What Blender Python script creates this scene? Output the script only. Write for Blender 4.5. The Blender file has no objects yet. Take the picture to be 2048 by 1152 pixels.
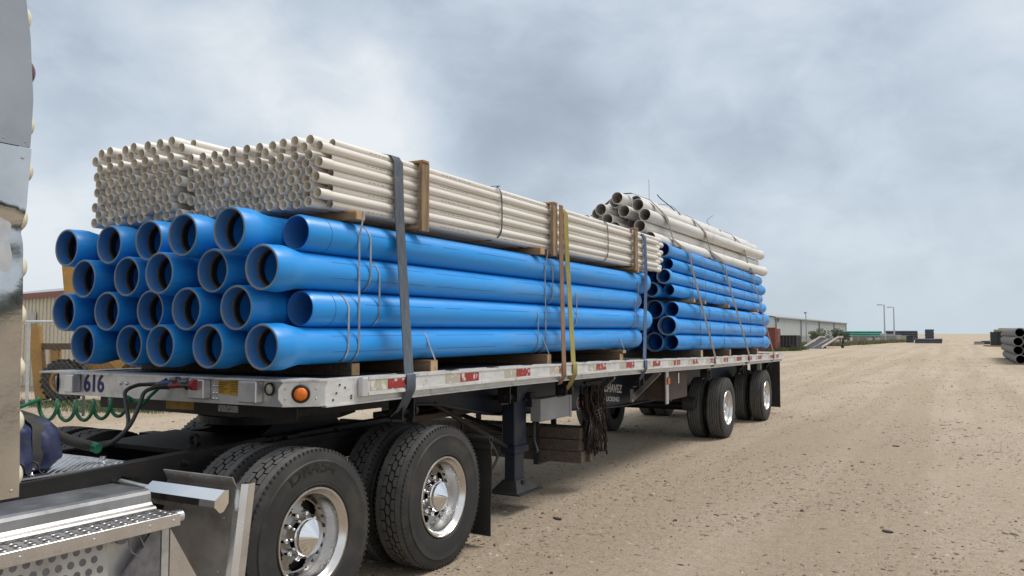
import bpy, bmesh, math, random
from mathutils import Vector, Matrix, Euler
random.seed(7)
scene = bpy.context.scene
COL = scene.collection
PI = math.pi

# ------------------------------------------------------------------ camera
cam_d = bpy.data.cameras.new("camera")
cam = bpy.data.objects.new("camera", cam_d)
COL.objects.link(cam)
cam.location = (0.0, 0.0, 1.74)
cam.rotation_euler = (math.radians(90 + 3.215), 0.0, math.radians(28.908))
cam_d.sensor_width = 36.0
cam_d.lens = 36.0 * 1620 / 2048
cam_d.clip_start = 0.05
cam_d.clip_end = 6000.0
scene.camera = cam

# ------------------------------------------------------------------ light and sky
SUN_EL, SUN_AZ = math.radians(60), math.radians(48)      # azimuth clockwise from +Y
sun_d = bpy.data.lights.new("sun", 'SUN')
sun_d.energy = 1.35
sun_d.angle = math.radians(24)
sun_d.color = (1.0, 0.955, 0.89)
sun = bpy.data.objects.new("sun", sun_d)
COL.objects.link(sun)
sdir = Vector((math.sin(SUN_AZ) * math.cos(SUN_EL), math.cos(SUN_AZ) * math.cos(SUN_EL), math.sin(SUN_EL)))
sun.rotation_euler = sdir.to_track_quat('Z', 'Y').to_euler()

scene.view_settings.view_transform = 'Standard'
scene.view_settings.look = 'None'
scene.view_settings.exposure = 1.0
scene.view_settings.gamma = 1.0
scene.view_settings.use_curve_mapping = False

world = bpy.data.worlds.new("World")
scene.world = world
world.use_nodes = True
wt = world.node_tree
wt.nodes.clear()


def wn(kind, **kw):
    n = wt.nodes.new(kind)
    for k, v in kw.items():
        if k.startswith('i_'):
            key = k[2:]
            n.inputs[int(key) if key.isdigit() else key].default_value = v
        else:
            setattr(n, k, v)
    return n


def wl(a, b):
    wt.links.new(a, b)


def wmath(op, a, b=None, clamp=False):
    n = wn('ShaderNodeMath', operation=op, use_clamp=clamp)
    for i, x in enumerate((a, b)):
        if x is None:
            continue
        if isinstance(x, (int, float)):
            n.inputs[i].default_value = x
        else:
            wl(x, n.inputs[i])
    return n.outputs[0]


w_out = wn('ShaderNodeOutputWorld')
w_bg = wn('ShaderNodeBackground', i_Strength=0.106)
w_sky = wn('ShaderNodeTexSky', sky_type='NISHITA', sun_disc=False, sun_elevation=SUN_EL, sun_rotation=SUN_AZ,
           air_density=1.0, dust_density=2.5, ozone_density=1.0)
w_tc = wn('ShaderNodeTexCoord')
w_sep = wn('ShaderNodeSeparateXYZ')
wl(w_tc.outputs['Generated'], w_sep.inputs[0])
zc = wmath('MAXIMUM', w_sep.outputs[2], 0.0)
den = wmath('ADD', zc, 0.42)
cx = wmath('DIVIDE', w_sep.outputs[0], den)
cy = wmath('DIVIDE', w_sep.outputs[1], den)
w_comb = wn('ShaderNodeCombineXYZ')
wl(cx, w_comb.inputs[0]); wl(cy, w_comb.inputs[1])
w_comb.inputs[2].default_value = 3.7
w_puff = wn('ShaderNodeVectorMath', operation='MULTIPLY')
wl(w_tc.outputs['Generated'], w_puff.inputs[0])
w_puff.inputs[1].default_value = (1.0, 1.0, 1.55)
n1 = wn('ShaderNodeTexNoise', i_Scale=4.6, i_Detail=9.0, i_Roughness=0.5, i_Distortion=0.25)
wl(w_puff.outputs[0], n1.inputs['Vector'])
n2 = wn('ShaderNodeTexNoise', i_Scale=1.1, i_Detail=4.0, i_Roughness=0.5, i_Distortion=0.6)
wl(w_comb.outputs[0], n2.inputs['Vector'])
# broad cloud masses, the last two unseen and added as fill light: (world direction, tightness, brightness)
MASSES = [
    ((-0.707, 0.642, 0.298), 220, 0.22),
    ((-0.70, 0.645, 0.305), 700, 0.16),
    ((-0.592, 0.770, 0.238), 217, 0.34),
    ((-0.183, 0.941, 0.284), 217, 0.30),
    ((-0.272, 0.908, 0.318), 410, 0.14),
    ((-0.133, 0.985, 0.113), 182, 0.24),
    ((-0.255, 0.947, 0.194), 217, 0.22),
    ((-0.352, 0.922, 0.162), 182, 0.14),
    ((-0.839, 0.518, 0.169), 50, 0.22),
    ((-0.846, 0.524, 0.101), 66, 0.16),
    ((-0.380, 0.882, 0.279), 117, -0.32),
    ((-0.220, 0.952, 0.215), 217, -0.27),
    ((-0.780, 0.537, 0.323), 73, -0.19),
    ((-0.635, 0.693, 0.343), 103, -0.14),
    ((-0.042, 0.973, 0.227), 54, -0.22),
    ((-0.490, 0.833, 0.258), 217, -0.10),
    ((-0.008, 0.998, 0.063), 66, 0.04),
    ((-0.464, 0.811, 0.356), 66, -0.06),
    ((-0.137, 0.935, 0.326), 155, -0.04),
    ((-0.652, 0.714, 0.257), 182, 0.08),
    ((0.35, -0.80, 0.49), 2, 0.75),  # added bright sky behind the camera, out of view, fills the shaded front faces
    ((0.0, -0.2, 0.98), 4, 0.2),  # added brightening overhead, out of view, for more fill light
]
n3 = wn('ShaderNodeTexNoise', i_Scale=11.0, i_Detail=8.0, i_Roughness=0.55, i_Distortion=0.5)
wl(w_puff.outputs[0], n3.inputs['Vector'])
acc = wmath('ADD', wmath('MULTIPLY', wmath('SUBTRACT', n1.outputs['Fac'], 0.5), 1.0), wmath('MULTIPLY', wmath('SUBTRACT', n2.outputs['Fac'], 0.5), 0.3))
acc = wmath('ADD', acc, wmath('MULTIPLY', wmath('SUBTRACT', n3.outputs['Fac'], 0.5), 0.5))
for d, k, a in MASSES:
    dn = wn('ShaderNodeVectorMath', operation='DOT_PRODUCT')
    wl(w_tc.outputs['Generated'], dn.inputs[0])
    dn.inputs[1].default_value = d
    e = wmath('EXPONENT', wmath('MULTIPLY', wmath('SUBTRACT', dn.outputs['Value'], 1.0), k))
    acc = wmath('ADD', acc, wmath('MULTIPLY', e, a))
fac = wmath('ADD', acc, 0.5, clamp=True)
ramp = wn('ShaderNodeValToRGB')
wl(fac, ramp.inputs[0])
cr = ramp.color_ramp
cr.interpolation = 'B_SPLINE'
STOPS = [(0.0, (1.55, 1.79, 2.12)), (0.3, (2.02, 2.34, 2.75)), (0.55, (2.66, 3.04, 3.47)), (0.78, (3.35, 3.62, 3.88)), (1.0, (4.2, 4.3, 4.4))]
cr.elements[0].position = STOPS[0][0]
cr.elements[1].position = STOPS[-1][0]
for p, c in STOPS[1:-1]:
    cr.elements.new(p)
for el, (p, c) in zip(cr.elements, STOPS):
    el.position = p
    el.color = (c[0] / 10, c[1] / 10, c[2] / 10, 1)
w_scale = wn('ShaderNodeVectorMath', operation='SCALE')
wl(ramp.outputs[0], w_scale.inputs[0])
w_scale.inputs['Scale'].default_value = 10.0
# pale band towards the horizon
hz = wmath('EXPONENT', wmath('MULTIPLY', zc, -11.0))
w_mixh = wn('ShaderNodeMix', data_type='RGBA')
wl(wmath('MULTIPLY', hz, 0.8), w_mixh.inputs[0])
wl(w_scale.outputs[0], w_mixh.inputs[6])
w_mixh.inputs[7].default_value = (2.85, 3.35, 3.75, 1)
w_mix = wn('ShaderNodeMix', data_type='RGBA')
w_mix.inputs[0].default_value = 0.94
wl(w_sky.outputs[0], w_mix.inputs[6])
wl(w_mixh.outputs[2], w_mix.inputs[7])
wl(w_mix.outputs[2], w_bg.inputs['Color'])
wl(w_bg.outputs[0], w_out.inputs[0])

# ------------------------------------------------------------------ materials
MATS = {}


def mat(name, col, rough=0.5, metal=0.0, col2=None, scale=6.0, stretch=(1, 1, 1), detail=5.0, lo=0.35, hi=0.65,
        dirt=None, scuff=None, dscale=3.0, dlo=0.55, dhi=0.75, damt=1.0, bump=0.0, bscale=60.0, rvar=0.0, objvar=0.0, spec=None, coat=0.0, dstretch=(1, 1, 1)):
    """One procedural surface: base colour wandering between two tones, optional dirt, bump and per-object tone."""
    if name in MATS:
        return MATS[name]
    m = bpy.data.materials.new(name)
    m.use_nodes = True
    t = m.node_tree
    b = t.nodes['Principled BSDF']
    L = t.links.new

    def N(k, **kw):
        n = t.nodes.new(k)
        for kk, v in kw.items():
            setattr(n, kk, v)
        return n
    tc = N('ShaderNodeTexCoord')

    def noise(sc, st, det=5.0, off=0.0):
        mp = N('ShaderNodeMapping')
        mp.inputs['Scale'].default_value = st
        mp.inputs['Location'].default_value = (off, off * 0.7, off * 0.3)
        L(tc.outputs['Object'], mp.inputs[0])
        n = N('ShaderNodeTexNoise')
        n.inputs['Scale'].default_value = sc
        n.inputs['Detail'].default_value = det
        n.inputs['Roughness'].default_value = 0.6
        L(mp.outputs[0], n.inputs['Vector'])
        return n.outputs['Fac']

    def remap(s, a, bb, c=0.0, d=1.0):
        r = N('ShaderNodeMapRange')
        r.inputs[1].default_value = a; r.inputs[2].default_value = bb
        r.inputs[3].default_value = c; r.inputs[4].default_value = d
        L(s, r.inputs[0])
        return r.outputs[0]

    def mix(f, a, bb):
        x = N('ShaderNodeMix', data_type='RGBA')
        for i, v in ((0, f), (6, a), (7, bb)):
            if isinstance(v, (tuple, list)):
                x.inputs[i].default_value = (*v, 1)
            elif isinstance(v, float):
                x.inputs[i].default_value = v
            else:
                L(v, x.inputs[i])
        return x.outputs[2]
    c2 = col2 or tuple(x * 0.86 for x in col)
    f = remap(noise(scale, stretch, detail), lo, hi)
    cur = mix(f, tuple(col), tuple(c2))
    if dirt:
        g = remap(noise(dscale, dstretch, 6.0, 5.3), dlo, dhi, 0.0, damt)
        cur = mix(g, cur, tuple(dirt))
    if scuff:
        sc_ = remap(noise(26.0, (1, 0.035, 1), 3.0, 7.7), 0.66, 0.72, 0.0, 0.55)
        cur = mix(sc_, cur, tuple(scuff))
    if objvar:
        oi = N('ShaderNodeObjectInfo')
        hv = N('ShaderNodeHueSaturation')
        L(remap(oi.outputs['Random'], 0.0, 1.0, 1 - objvar, 1 + objvar), hv.inputs['Value'])
        L(cur, hv.inputs['Color'])
        cur = hv.outputs[0]
    L(cur, b.inputs['Base Color'])
    b.inputs['Metallic'].default_value = metal
    if rvar:
        L(remap(noise(scale * 1.7, stretch, 5.0, 2.1), 0.3, 0.7, max(0.02, rough - rvar), rough + rvar), b.inputs['Roughness'])
    else:
        b.inputs['Roughness'].default_value = rough
    if spec is not None:
        b.inputs['Specular IOR Level'].default_value = spec
    if coat:
        b.inputs['Coat Weight'].default_value = coat
        b.inputs['Coat Roughness'].default_value = 0.08
    if bump:
        bn = N('ShaderNodeBump')
        bn.inputs['Strength'].default_value = 1.0
        bn.inputs['Distance'].default_value = bump
        L(noise(bscale, stretch, 6.0, 9.0), bn.inputs['Height'])
        L(bn.outputs[0], b.inputs['Normal'])
    MATS[name] = m
    return m


def emis(name, col, strength):
    m = mat(name, col, 0.3)
    b = m.node_tree.nodes['Principled BSDF']
    b.inputs['Emission Color'].default_value = (*col, 1)
    b.inputs['Emission Strength'].default_value = strength
    return m


# ------------------------------------------------------------------ mesh builder
class MB:
    def __init__(self):
        self.v = []; self.f = []; self.mi = []; self.sm = []

    def add(self, vs, fs, mi=0, smooth=False, M=None):
        o = len(self.v)
        if M is not None:
            vs = [M @ Vector(p) for p in vs]
        self.v.extend([tuple(p) for p in vs])
        for q in fs:
            self.f.append([i + o for i in q]); self.mi.append(mi); self.sm.append(smooth)
        return self

    def box(self, x0, x1, y0, y1, z0, z1, mi=0, c=0.0, M=None):
        x0, x1 = sorted((x0, x1)); y0, y1 = sorted((y0, y1)); z0, z1 = sorted((z0, z1))
        if c <= 0:
            vs = [(x0, y0, z0), (x1, y0, z0), (x1, y1, z0), (x0, y1, z0), (x0, y0, z1), (x1, y0, z1), (x1, y1, z1), (x0, y1, z1)]
            fs = [(0, 3, 2, 1), (4, 5, 6, 7), (0, 1, 5, 4), (1, 2, 6, 5), (2, 3, 7, 6), (3, 0, 4, 7)]
            return self.add(vs, fs, mi, False, M)
        bm = bmesh.new()
        bmesh.ops.create_cube(bm, size=1.0)
        for q in bm.verts:
            q.co = ((x0 + x1) / 2 + q.co.x * (x1 - x0), (y0 + y1) / 2 + q.co.y * (y1 - y0), (z0 + z1) / 2 + q.co.z * (z1 - z0))
        bmesh.ops.bevel(bm, geom=list(bm.edges), offset=c, segments=1, affect='EDGES')
        bm.verts.index_update()
        self.add([tuple(q.co) for q in bm.verts], [[q.index for q in fa.verts] for fa in bm.faces], mi, False, M)
        bm.free()
        return self

    def prism(self, poly, a0, a1, axis='X', mi=0):
        """poly in the plane perpendicular to axis; X: (y,z), Y: (x,z), Z: (x,y)."""
        def P(p, a):
            return {'X': (a, p[0], p[1]), 'Y': (p[0], a, p[1]), 'Z': (p[0], p[1], a)}[axis]
        n = len(poly)
        vs = [P(p, a0) for p in poly] + [P(p, a1) for p in poly]
        fs = [list(range(n - 1, -1, -1)), list(range(n, 2 * n))] + [(i, (i + 1) % n, n + (i + 1) % n, n + i) for i in range(n)]
        return self.add(vs, fs, mi)

    def lathe(self, prof, o=(0, 0, 0), axis='Y', seg=24, mi=0, closed=False, smooth=True, mis=None, a0=0.0, a1=2 * PI, M=None):
        """prof: list of (along, radius)."""
        vs = []; fs = []; full = abs((a1 - a0) - 2 * PI) < 1e-6
        n = seg if full else seg + 1
        for (t, r) in prof:
            for k in range(n):
                a = a0 + (a1 - a0) * k / seg
                p, q = r * math.cos(a), r * math.sin(a)
                if axis == 'Y':
                    vs.append((o[0] + p, o[1] + t, o[2] + q))
                elif axis == 'X':
                    vs.append((o[0] + t, o[1] + p, o[2] + q))
                else:
                    vs.append((o[0] + p, o[1] + q, o[2] + t))
        m = len(prof)
        off = len(self.v)
        rng = range(m if closed else m - 1)
        for i in rng:
            j = (i + 1) % m
            mm = mis[i] if mis else mi
            ff = []
            for k in range(seg):
                k2 = (k + 1) % n
                ff.append((i * n + k, i * n + k2, j * n + k2, j * n + k))
            fs.append((ff, mm))
        if M is not None:
            vs = [tuple(M @ Vector(p)) for p in vs]
        self.v.extend(vs)
        for ff, mm in fs:
            for q in ff:
                self.f.append([x + off for x in q]); self.mi.append(mm); self.sm.append(smooth)
        return self

    def cyl(self, p0, p1, r0, r1=None, seg=14, mi=0, cap=True, smooth=True):
        r1 = r0 if r1 is None else r1
        p0 = Vector(p0); p1 = Vector(p1)
        d = (p1 - p0).normalized()
        u = d.orthogonal().normalized(); w = d.cross(u)
        vs = []
        for p, r in ((p0, r0), (p1, r1)):
            for k in range(seg):
                a = 2 * PI * k / seg
                vs.append(p + u * (r * math.cos(a)) + w * (r * math.sin(a)))
        self.add(vs, [(k, (k + 1) % seg, seg + (k + 1) % seg, seg + k) for k in range(seg)], mi, smooth)
        if cap:
            self.add(vs, [list(range(seg - 1, -1, -1)), list(range(seg, 2 * seg))], mi, False)
        return self

    def tube(self, pts, r, seg=8, mi=0, cap=True, rs=None):
        pts = [Vector(p) for p in pts]
        n = len(pts)
        vs = []; prev = None
        for i, p in enumerate(pts):
            d = (pts[min(i + 1, n - 1)] - pts[max(i - 1, 0)])
            d = d.normalized() if d.length > 1e-9 else Vector((0, 0, 1))
            if prev is None:
                u = d.orthogonal().normalized()
            else:
                u = (prev - d * prev.dot(d))
                u = u.normalized() if u.length > 1e-6 else d.orthogonal().normalized()
            prev = u
            w = d.cross(u)
            rr = rs[i] if rs else r
            for k in range(seg):
                a = 2 * PI * k / seg
                vs.append(p + u * (rr * math.cos(a)) + w * (rr * math.sin(a)))
        fs = [(i * seg + k, i * seg + (k + 1) % seg, (i + 1) * seg + (k + 1) % seg, (i + 1) * seg + k) for i in range(n - 1) for k in range(seg)]
        self.add(vs, fs, mi, True)
        if cap:
            self.add(vs, [list(range(seg - 1, -1, -1)), list(range((n - 1) * seg, n * seg))], mi, False)
        return self

    def ribbon(self, pts, wid, th, mi=0, wdir=(0, 1, 0)):
        """A strap of width wid along wdir and thickness th following pts (pts is the middle line)."""
        pts = [Vector(p) for p in pts]; w0 = Vector(wdir)
        n = len(pts); vs = []
        for i, p in enumerate(pts):
            d = (pts[min(i + 1, n - 1)] - pts[max(i - 1, 0)]).normalized()
            w = (w0 - d * w0.dot(d)).normalized()
            nn = d.cross(w)
            for s, t in ((-1, -1), (1, -1), (1, 1), (-1, 1)):
                vs.append(p + w * (s * wid / 2) + nn * (t * th / 2))
        fs = [(i * 4 + k, i * 4 + (k + 1) % 4, (i + 1) * 4 + (k + 1) % 4, (i + 1) * 4 + k) for i in range(n - 1) for k in range(4)]
        fs += [(3, 2, 1, 0), tuple((n - 1) * 4 + k for k in range(4))]
        return self.add(vs, fs, mi, True)

    def sphere(self, c, r, seg=12, rings=8, mi=0, sc=(1, 1, 1)):
        vs = []; fs = []
        for i in range(rings + 1):
            a = PI * i / rings
            for k in range(seg):
                b = 2 * PI * k / seg
                vs.append((c[0] + sc[0] * r * math.sin(a) * math.cos(b), c[1] + sc[1] * r * math.sin(a) * math.sin(b), c[2] + sc[2] * r * math.cos(a)))
        for i in range(rings):
            for k in range(seg):
                fs.append((i * seg + k, i * seg + (k + 1) % seg, (i + 1) * seg + (k + 1) % seg, (i + 1) * seg + k))
        return self.add(vs, fs, mi, True)

    def mesh(self, name, mats, angle=35):
        me = bpy.data.meshes.new(name)
        me.from_pydata(self.v, [], self.f)
        for m in (mats if isinstance(mats, (list, tuple)) else [mats]):
            me.materials.append(m)
        me.polygons.foreach_set('material_index', self.mi)
        me.polygons.foreach_set('use_smooth', self.sm)
        bm = bmesh.new(); bm.from_mesh(me)
        bmesh.ops.remove_doubles(bm, verts=bm.verts, dist=1e-6)
        bmesh.ops.recalc_face_normals(bm, faces=bm.faces)
        bm.to_mesh(me); bm.free()
        if any(self.sm):
            me.set_sharp_from_angle(angle=math.radians(angle))
        me.update()
        return me

    def build(self, name, mats, parent=None, angle=35, loc=None):
        o = bpy.data.objects.new(name, self.mesh(name, mats, angle))
        COL.objects.link(o)
        if loc:
            o.location = loc
        if parent is not None:
            o.parent = parent
        return o


def tag(o, label=None, cat=None, group=None, kind=None):
    if label: o['label'] = label
    if cat: o['category'] = cat
    if group: o['group'] = group
    if kind: o['kind'] = kind
    return o


def thing(name, label, cat, loc=(0, 0, 0), group=None):
    o = bpy.data.objects.new(name, None)
    COL.objects.link(o)
    o.empty_display_size = 0.2
    o.location = loc
    return tag(o, label, cat, group)


def inst(name, me, loc=(0, 0, 0), rot=(0, 0, 0), parent=None):
    o = bpy.data.objects.new(name, me)
    COL.objects.link(o)
    o.location = loc; o.rotation_euler = rot
    if parent is not None:
        o.parent = parent
    return o


def at(p, parent):
    """local position under an un-rotated parent."""
    return tuple(Vector(p) - Vector(parent.location))


ORD = ['first', 'second', 'third', 'fourth', 'fifth', 'sixth', 'seventh', 'eighth', 'ninth', 'tenth', 'eleventh', 'twelfth', 'thirteenth', 'fourteenth']


def text_mesh(s, size, depth=0.001, bold=0.0):
    cu = bpy.data.curves.new('lettering', 'FONT')
    cu.body = s; cu.size = size; cu.align_x = 'CENTER'; cu.align_y = 'CENTER'
    cu.extrude = depth; cu.offset = bold
    tmp = bpy.data.objects.new('lettering_source', cu)
    COL.objects.link(tmp)
    bpy.context.view_layer.update()
    dg = bpy.context.evaluated_depsgraph_get()
    me = bpy.data.meshes.new_from_object(tmp.evaluated_get(dg))
    vs = [tuple(v.co) for v in me.vertices]; fs = [list(p.vertices) for p in me.polygons]
    bpy.data.objects.remove(tmp); bpy.data.curves.remove(cu); bpy.data.meshes.remove(me)
    return vs, fs


def smooth_path(pts, n=6):
    """Catmull-Rom through pts."""
    P = [Vector(p) for p in pts]; out = []
    for i in range(len(P) - 1):
        a, b, c, d = P[max(i - 1, 0)], P[i], P[i + 1], P[min(i + 2, len(P) - 1)]
        for k in range(n):
            t = k / n
            out.append(0.5 * ((2 * b) + (c - a) * t + (2 * a - 5 * b + 4 * c - d) * t * t + (3 * b - a - 3 * c + d) * t ** 3))
    out.append(P[-1])
    return out


def interp(tab, x):
    if x <= tab[0][0]: return tab[0][1]
    for (a, b), (c, d) in zip(tab, tab[1:]):
        if x <= c: return b + (d - b) * (x - a) / (c - a)
    return tab[-1][1]

# ------------------------------------------------------------------ shared materials
blue = mat('blue_pvc', (0.010, 0.26, 0.70), 0.4, col2=(0.016, 0.28, 0.72), scale=2.2, stretch=(6, 0.5, 6), dirt=(0.13, 0.27, 0.5), dscale=2.6,
           dstretch=(5, 0.35, 5), dlo=0.5, dhi=0.82, damt=0.7, rvar=0.14, objvar=0.1, scuff=(0.22, 0.42, 0.7), bump=0.0006, bscale=18)
blue_in = mat('blue_pvc_inside', (0.02, 0.2, 0.6), 0.55, dirt=(0.13, 0.18, 0.24), dscale=5, dlo=0.4, dhi=0.7, damt=0.6, objvar=0.08)
blue_rim = mat('blue_pvc_dirty_rim', (0.2, 0.27, 0.36), 0.7, col2=(0.26, 0.24, 0.21), scale=9, dirt=(0.09, 0.25, 0.52), dscale=7, dlo=0.47, dhi=0.6, damt=0.7, objvar=0.1)
blue_dark_in = mat('blue_pvc_bore', (0.02, 0.25, 0.74), 0.5, objvar=0.08)
gasket_m = mat('black_gasket_rubber', (0.012, 0.012, 0.013), 0.55)
gasket_ring = mat('brown_gasket_grime', (0.16, 0.12, 0.085), 0.75, col2=(0.07, 0.055, 0.045), scale=25)
print_ink = mat('dark_print_ink', (0.02, 0.09, 0.3), 0.7)
white_pvc = mat('white_pvc', (0.74, 0.70, 0.64), 0.38, col2=(0.67, 0.63, 0.57), scale=2.0, stretch=(6, 0.4, 6), dirt=(0.5, 0.44, 0.35), dscale=4, dstretch=(3, 0.5, 3),
                dlo=0.55, dhi=0.78, damt=0.6, objvar=0.1, bump=0.0004, bscale=25)
white_in = mat('white_pvc_bore', (0.84, 0.76, 0.63), 0.6, col2=(0.76, 0.68, 0.56), scale=6, objvar=0.12)
drain_pvc = mat('grey_white_pvc', (0.70, 0.68, 0.64), 0.42, col2=(0.62, 0.6, 0.56), scale=2.0, stretch=(6, 0.4, 6), dirt=(0.34, 0.32, 0.29), dscale=3, dlo=0.55, dhi=0.8,
                damt=0.6, objvar=0.07)
drain_in = mat('grey_pvc_bore', (0.5, 0.46, 0.42), 0.65, col2=(0.4, 0.37, 0.34), scale=5, objvar=0.1)
lumber = mat('pine_lumber', (0.36, 0.22, 0.11), 0.75, col2=(0.24, 0.135, 0.065), scale=5, stretch=(1, 9, 9), dirt=(0.16, 0.11, 0.07), dscale=6, damt=0.6, objvar=0.16, bump=0.001, bscale=30)
lumber_v = mat('weathered_frame_lumber', (0.30, 0.2, 0.11), 0.8, col2=(0.17, 0.115, 0.07), scale=6, stretch=(9, 9, 1), dirt=(0.1, 0.085, 0.07), dscale=6, damt=0.7, objvar=0.14, bump=0.001, bscale=30)
lumber_end = mat('cut_lumber_end', (0.46, 0.31, 0.16), 0.8, col2=(0.36, 0.23, 0.11), scale=30, objvar=0.12)
dark_timber = mat('dark_timber', (0.125, 0.097, 0.073), 0.85, col2=(0.06, 0.047, 0.037), scale=5, stretch=(8, 0.6, 8), dirt=(0.06, 0.05, 0.045), dscale=4, damt=0.7, objvar=0.12, bump=0.002, bscale=20)
band_m = mat('steel_banding', (0.42, 0.45, 0.5), 0.38, 0.75, col2=(0.25, 0.27, 0.3), scale=10)
alu = mat('brushed_aluminium', (0.68, 0.68, 0.69), 0.42, 0.75, col2=(0.52, 0.52, 0.53), scale=5, dirt=(0.3, 0.28, 0.26), dscale=6, dlo=0.55, dhi=0.8, damt=0.75, rvar=0.1, bump=0.0004, bscale=30)
alu_white = mat('weathered_white_aluminium', (0.68, 0.68, 0.67), 0.42, 0.25, col2=(0.55, 0.55, 0.54), scale=6, stretch=(4, 1, 4), dirt=(0.25, 0.22, 0.19), dscale=9, dlo=0.57, dhi=0.75, damt=0.75, rvar=0.1)
alu_bright = mat('bright_aluminium', (0.78, 0.78, 0.79), 0.24, 0.95, col2=(0.68, 0.68, 0.69), scale=7, rvar=0.08, dirt=(0.45, 0.42, 0.39), dscale=9, dlo=0.6, dhi=0.8, damt=0.5)
worn_alu = mat('worn_step_aluminium', (0.40, 0.395, 0.39), 0.36, 0.9, col2=(0.3, 0.29, 0.285), scale=4, rvar=0.1, dirt=(0.46, 0.45, 0.44), dscale=9, dlo=0.52, dhi=0.75, damt=0.6, bump=0.0008, bscale=12)
kick_m = mat('pale_kick_plate', (0.62, 0.62, 0.61), 0.35, 0.35, col2=(0.5, 0.49, 0.48), scale=8, dirt=(0.3, 0.27, 0.23), dscale=7, damt=0.5)
chrome = mat('polished_chrome', (0.84, 0.84, 0.85), 0.05, 1.0, col2=(0.8, 0.8, 0.81))
wheel_alu = mat('polished_wheel_alloy', (0.7, 0.69, 0.675), 0.24, 1.0, col2=(0.6, 0.59, 0.575), scale=7, rvar=0.05, dirt=(0.4, 0.36, 0.31), dscale=7, dlo=0.6, dhi=0.85, damt=0.6)
stainless = mat('stainless_sheet', (0.66, 0.655, 0.65), 0.13, 1.0, col2=(0.58, 0.575, 0.57), scale=3, rvar=0.05, dirt=(0.42, 0.4, 0.37), dscale=3, dlo=0.55, dhi=0.85, damt=0.5, bump=0.0025, bscale=2.2)
fender_steel = mat('dull_stainless_fender', (0.42, 0.40, 0.385), 0.38, 0.5, col2=(0.3, 0.285, 0.27), scale=3, rvar=0.08, dirt=(0.16, 0.13, 0.11), dscale=5, dlo=0.5, dhi=0.75, damt=0.7, bump=0.0015, bscale=4)
black_steel = mat('black_painted_steel', (0.018, 0.018, 0.02), 0.55, 0.2, col2=(0.03, 0.028, 0.027), scale=8, dirt=(0.075, 0.062, 0.05), dscale=7, dlo=0.55, dhi=0.8, damt=0.6)
greasy = mat('greasy_black_iron', (0.012, 0.012, 0.013), 0.5, 0.3, dirt=(0.045, 0.038, 0.032), dscale=10, dlo=0.55, dhi=0.8)
frame_rail_m = mat('dusty_frame_rail', (0.016, 0.015, 0.015), 0.6, 0.1, col2=(0.028, 0.025, 0.023), scale=6, dirt=(0.07, 0.06, 0.048), dscale=5, dlo=0.52, dhi=0.8, damt=0.6, stretch=(1, 0.5, 2))
navy = mat('navy_chassis_paint', (0.007, 0.016, 0.036), 0.45, 0.1, col2=(0.01, 0.022, 0.046), scale=4, dirt=(0.035, 0.032, 0.03), dscale=4, dlo=0.5, dhi=0.8, damt=0.7)
rubber = mat('tyre_rubber', (0.017, 0.017, 0.017), 0.66, col2=(0.026, 0.025, 0.024), scale=6, dirt=(0.1, 0.086, 0.068), dscale=3.2, dlo=0.5, dhi=0.8, damt=0.55, objvar=0.1)
tread_top = mat('worn_tread_rubber', (0.115, 0.113, 0.11), 0.8, col2=(0.08, 0.079, 0.077), scale=14, dirt=(0.13, 0.115, 0.095), dscale=5, dlo=0.55, dhi=0.8, damt=0.5)
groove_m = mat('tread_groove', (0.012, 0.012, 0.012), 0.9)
hose_m = mat('black_hose', (0.02, 0.02, 0.021), 0.5, dirt=(0.06, 0.055, 0.05), dscale=8, damt=0.5)
sleeve_m = mat('woven_hose_sleeve', (0.035, 0.032, 0.03), 0.9, col2=(0.055, 0.05, 0.045), scale=120, bump=0.002, bscale=150)
green_hose = mat('green_hose', (0.012, 0.16, 0.075), 0.4, col2=(0.01, 0.11, 0.055), scale=12, dirt=(0.06, 0.09, 0.06), dscale=9, damt=0.5)
red_m = mat('red_grip', (0.32, 0.03, 0.06), 0.5, col2=(0.22, 0.025, 0.04), scale=20)
blue_grip = mat('blue_grip', (0.02, 0.05, 0.2), 0.5)
brass = mat('dull_brass', (0.2, 0.13, 0.05), 0.5, 0.6)
grey_cast = mat('grey_cast_metal', (0.25, 0.25, 0.27), 0.45, 0.7, col2=(0.16, 0.16, 0.17), scale=20)
amber = mat('amber_lens', (0.85, 0.2, 0.015), 0.25, col2=(0.7, 0.15, 0.01), scale=60)
clear_lens = mat('clear_lens', (0.5, 0.5, 0.42), 0.15, col2=(0.38, 0.38, 0.33), scale=40)
cream_lens = mat('cream_lens', (0.72, 0.66, 0.5), 0.3, col2=(0.62, 0.56, 0.42), scale=30)
maroon_lens = mat('maroon_lens', (0.12, 0.05, 0.05), 0.3)
orange_refl = mat('orange_reflector', (0.7, 0.16, 0.02), 0.35)
tape_red = mat('red_reflective_tape', (0.34, 0.026, 0.022), 0.45, col2=(0.24, 0.02, 0.02), scale=30, dirt=(0.6, 0.57, 0.54), dscale=16, dlo=0.56, dhi=0.6, damt=0.9)
tape_tan = mat('faded_tape', (0.46, 0.43, 0.35), 0.5, col2=(0.38, 0.35, 0.28), scale=30, dirt=(0.66, 0.64, 0.6), dscale=14, dlo=0.55, dhi=0.6, damt=0.8)
yellow_label = mat('yellow_sticker', (0.52, 0.3, 0.02), 0.55, col2=(0.4, 0.22, 0.015), scale=25, dirt=(0.2, 0.13, 0.03), dscale=12, damt=0.6)
white_label = mat('white_sticker', (0.6, 0.6, 0.59), 0.5, col2=(0.45, 0.45, 0.45), scale=60, dirt=(0.1, 0.1, 0.1), dscale=70, dlo=0.56, dhi=0.6)
label_ink = mat('sticker_ink', (0.06, 0.05, 0.03), 0.7)
digit_ink = mat('navy_digits', (0.02, 0.02, 0.16), 0.5)
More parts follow.
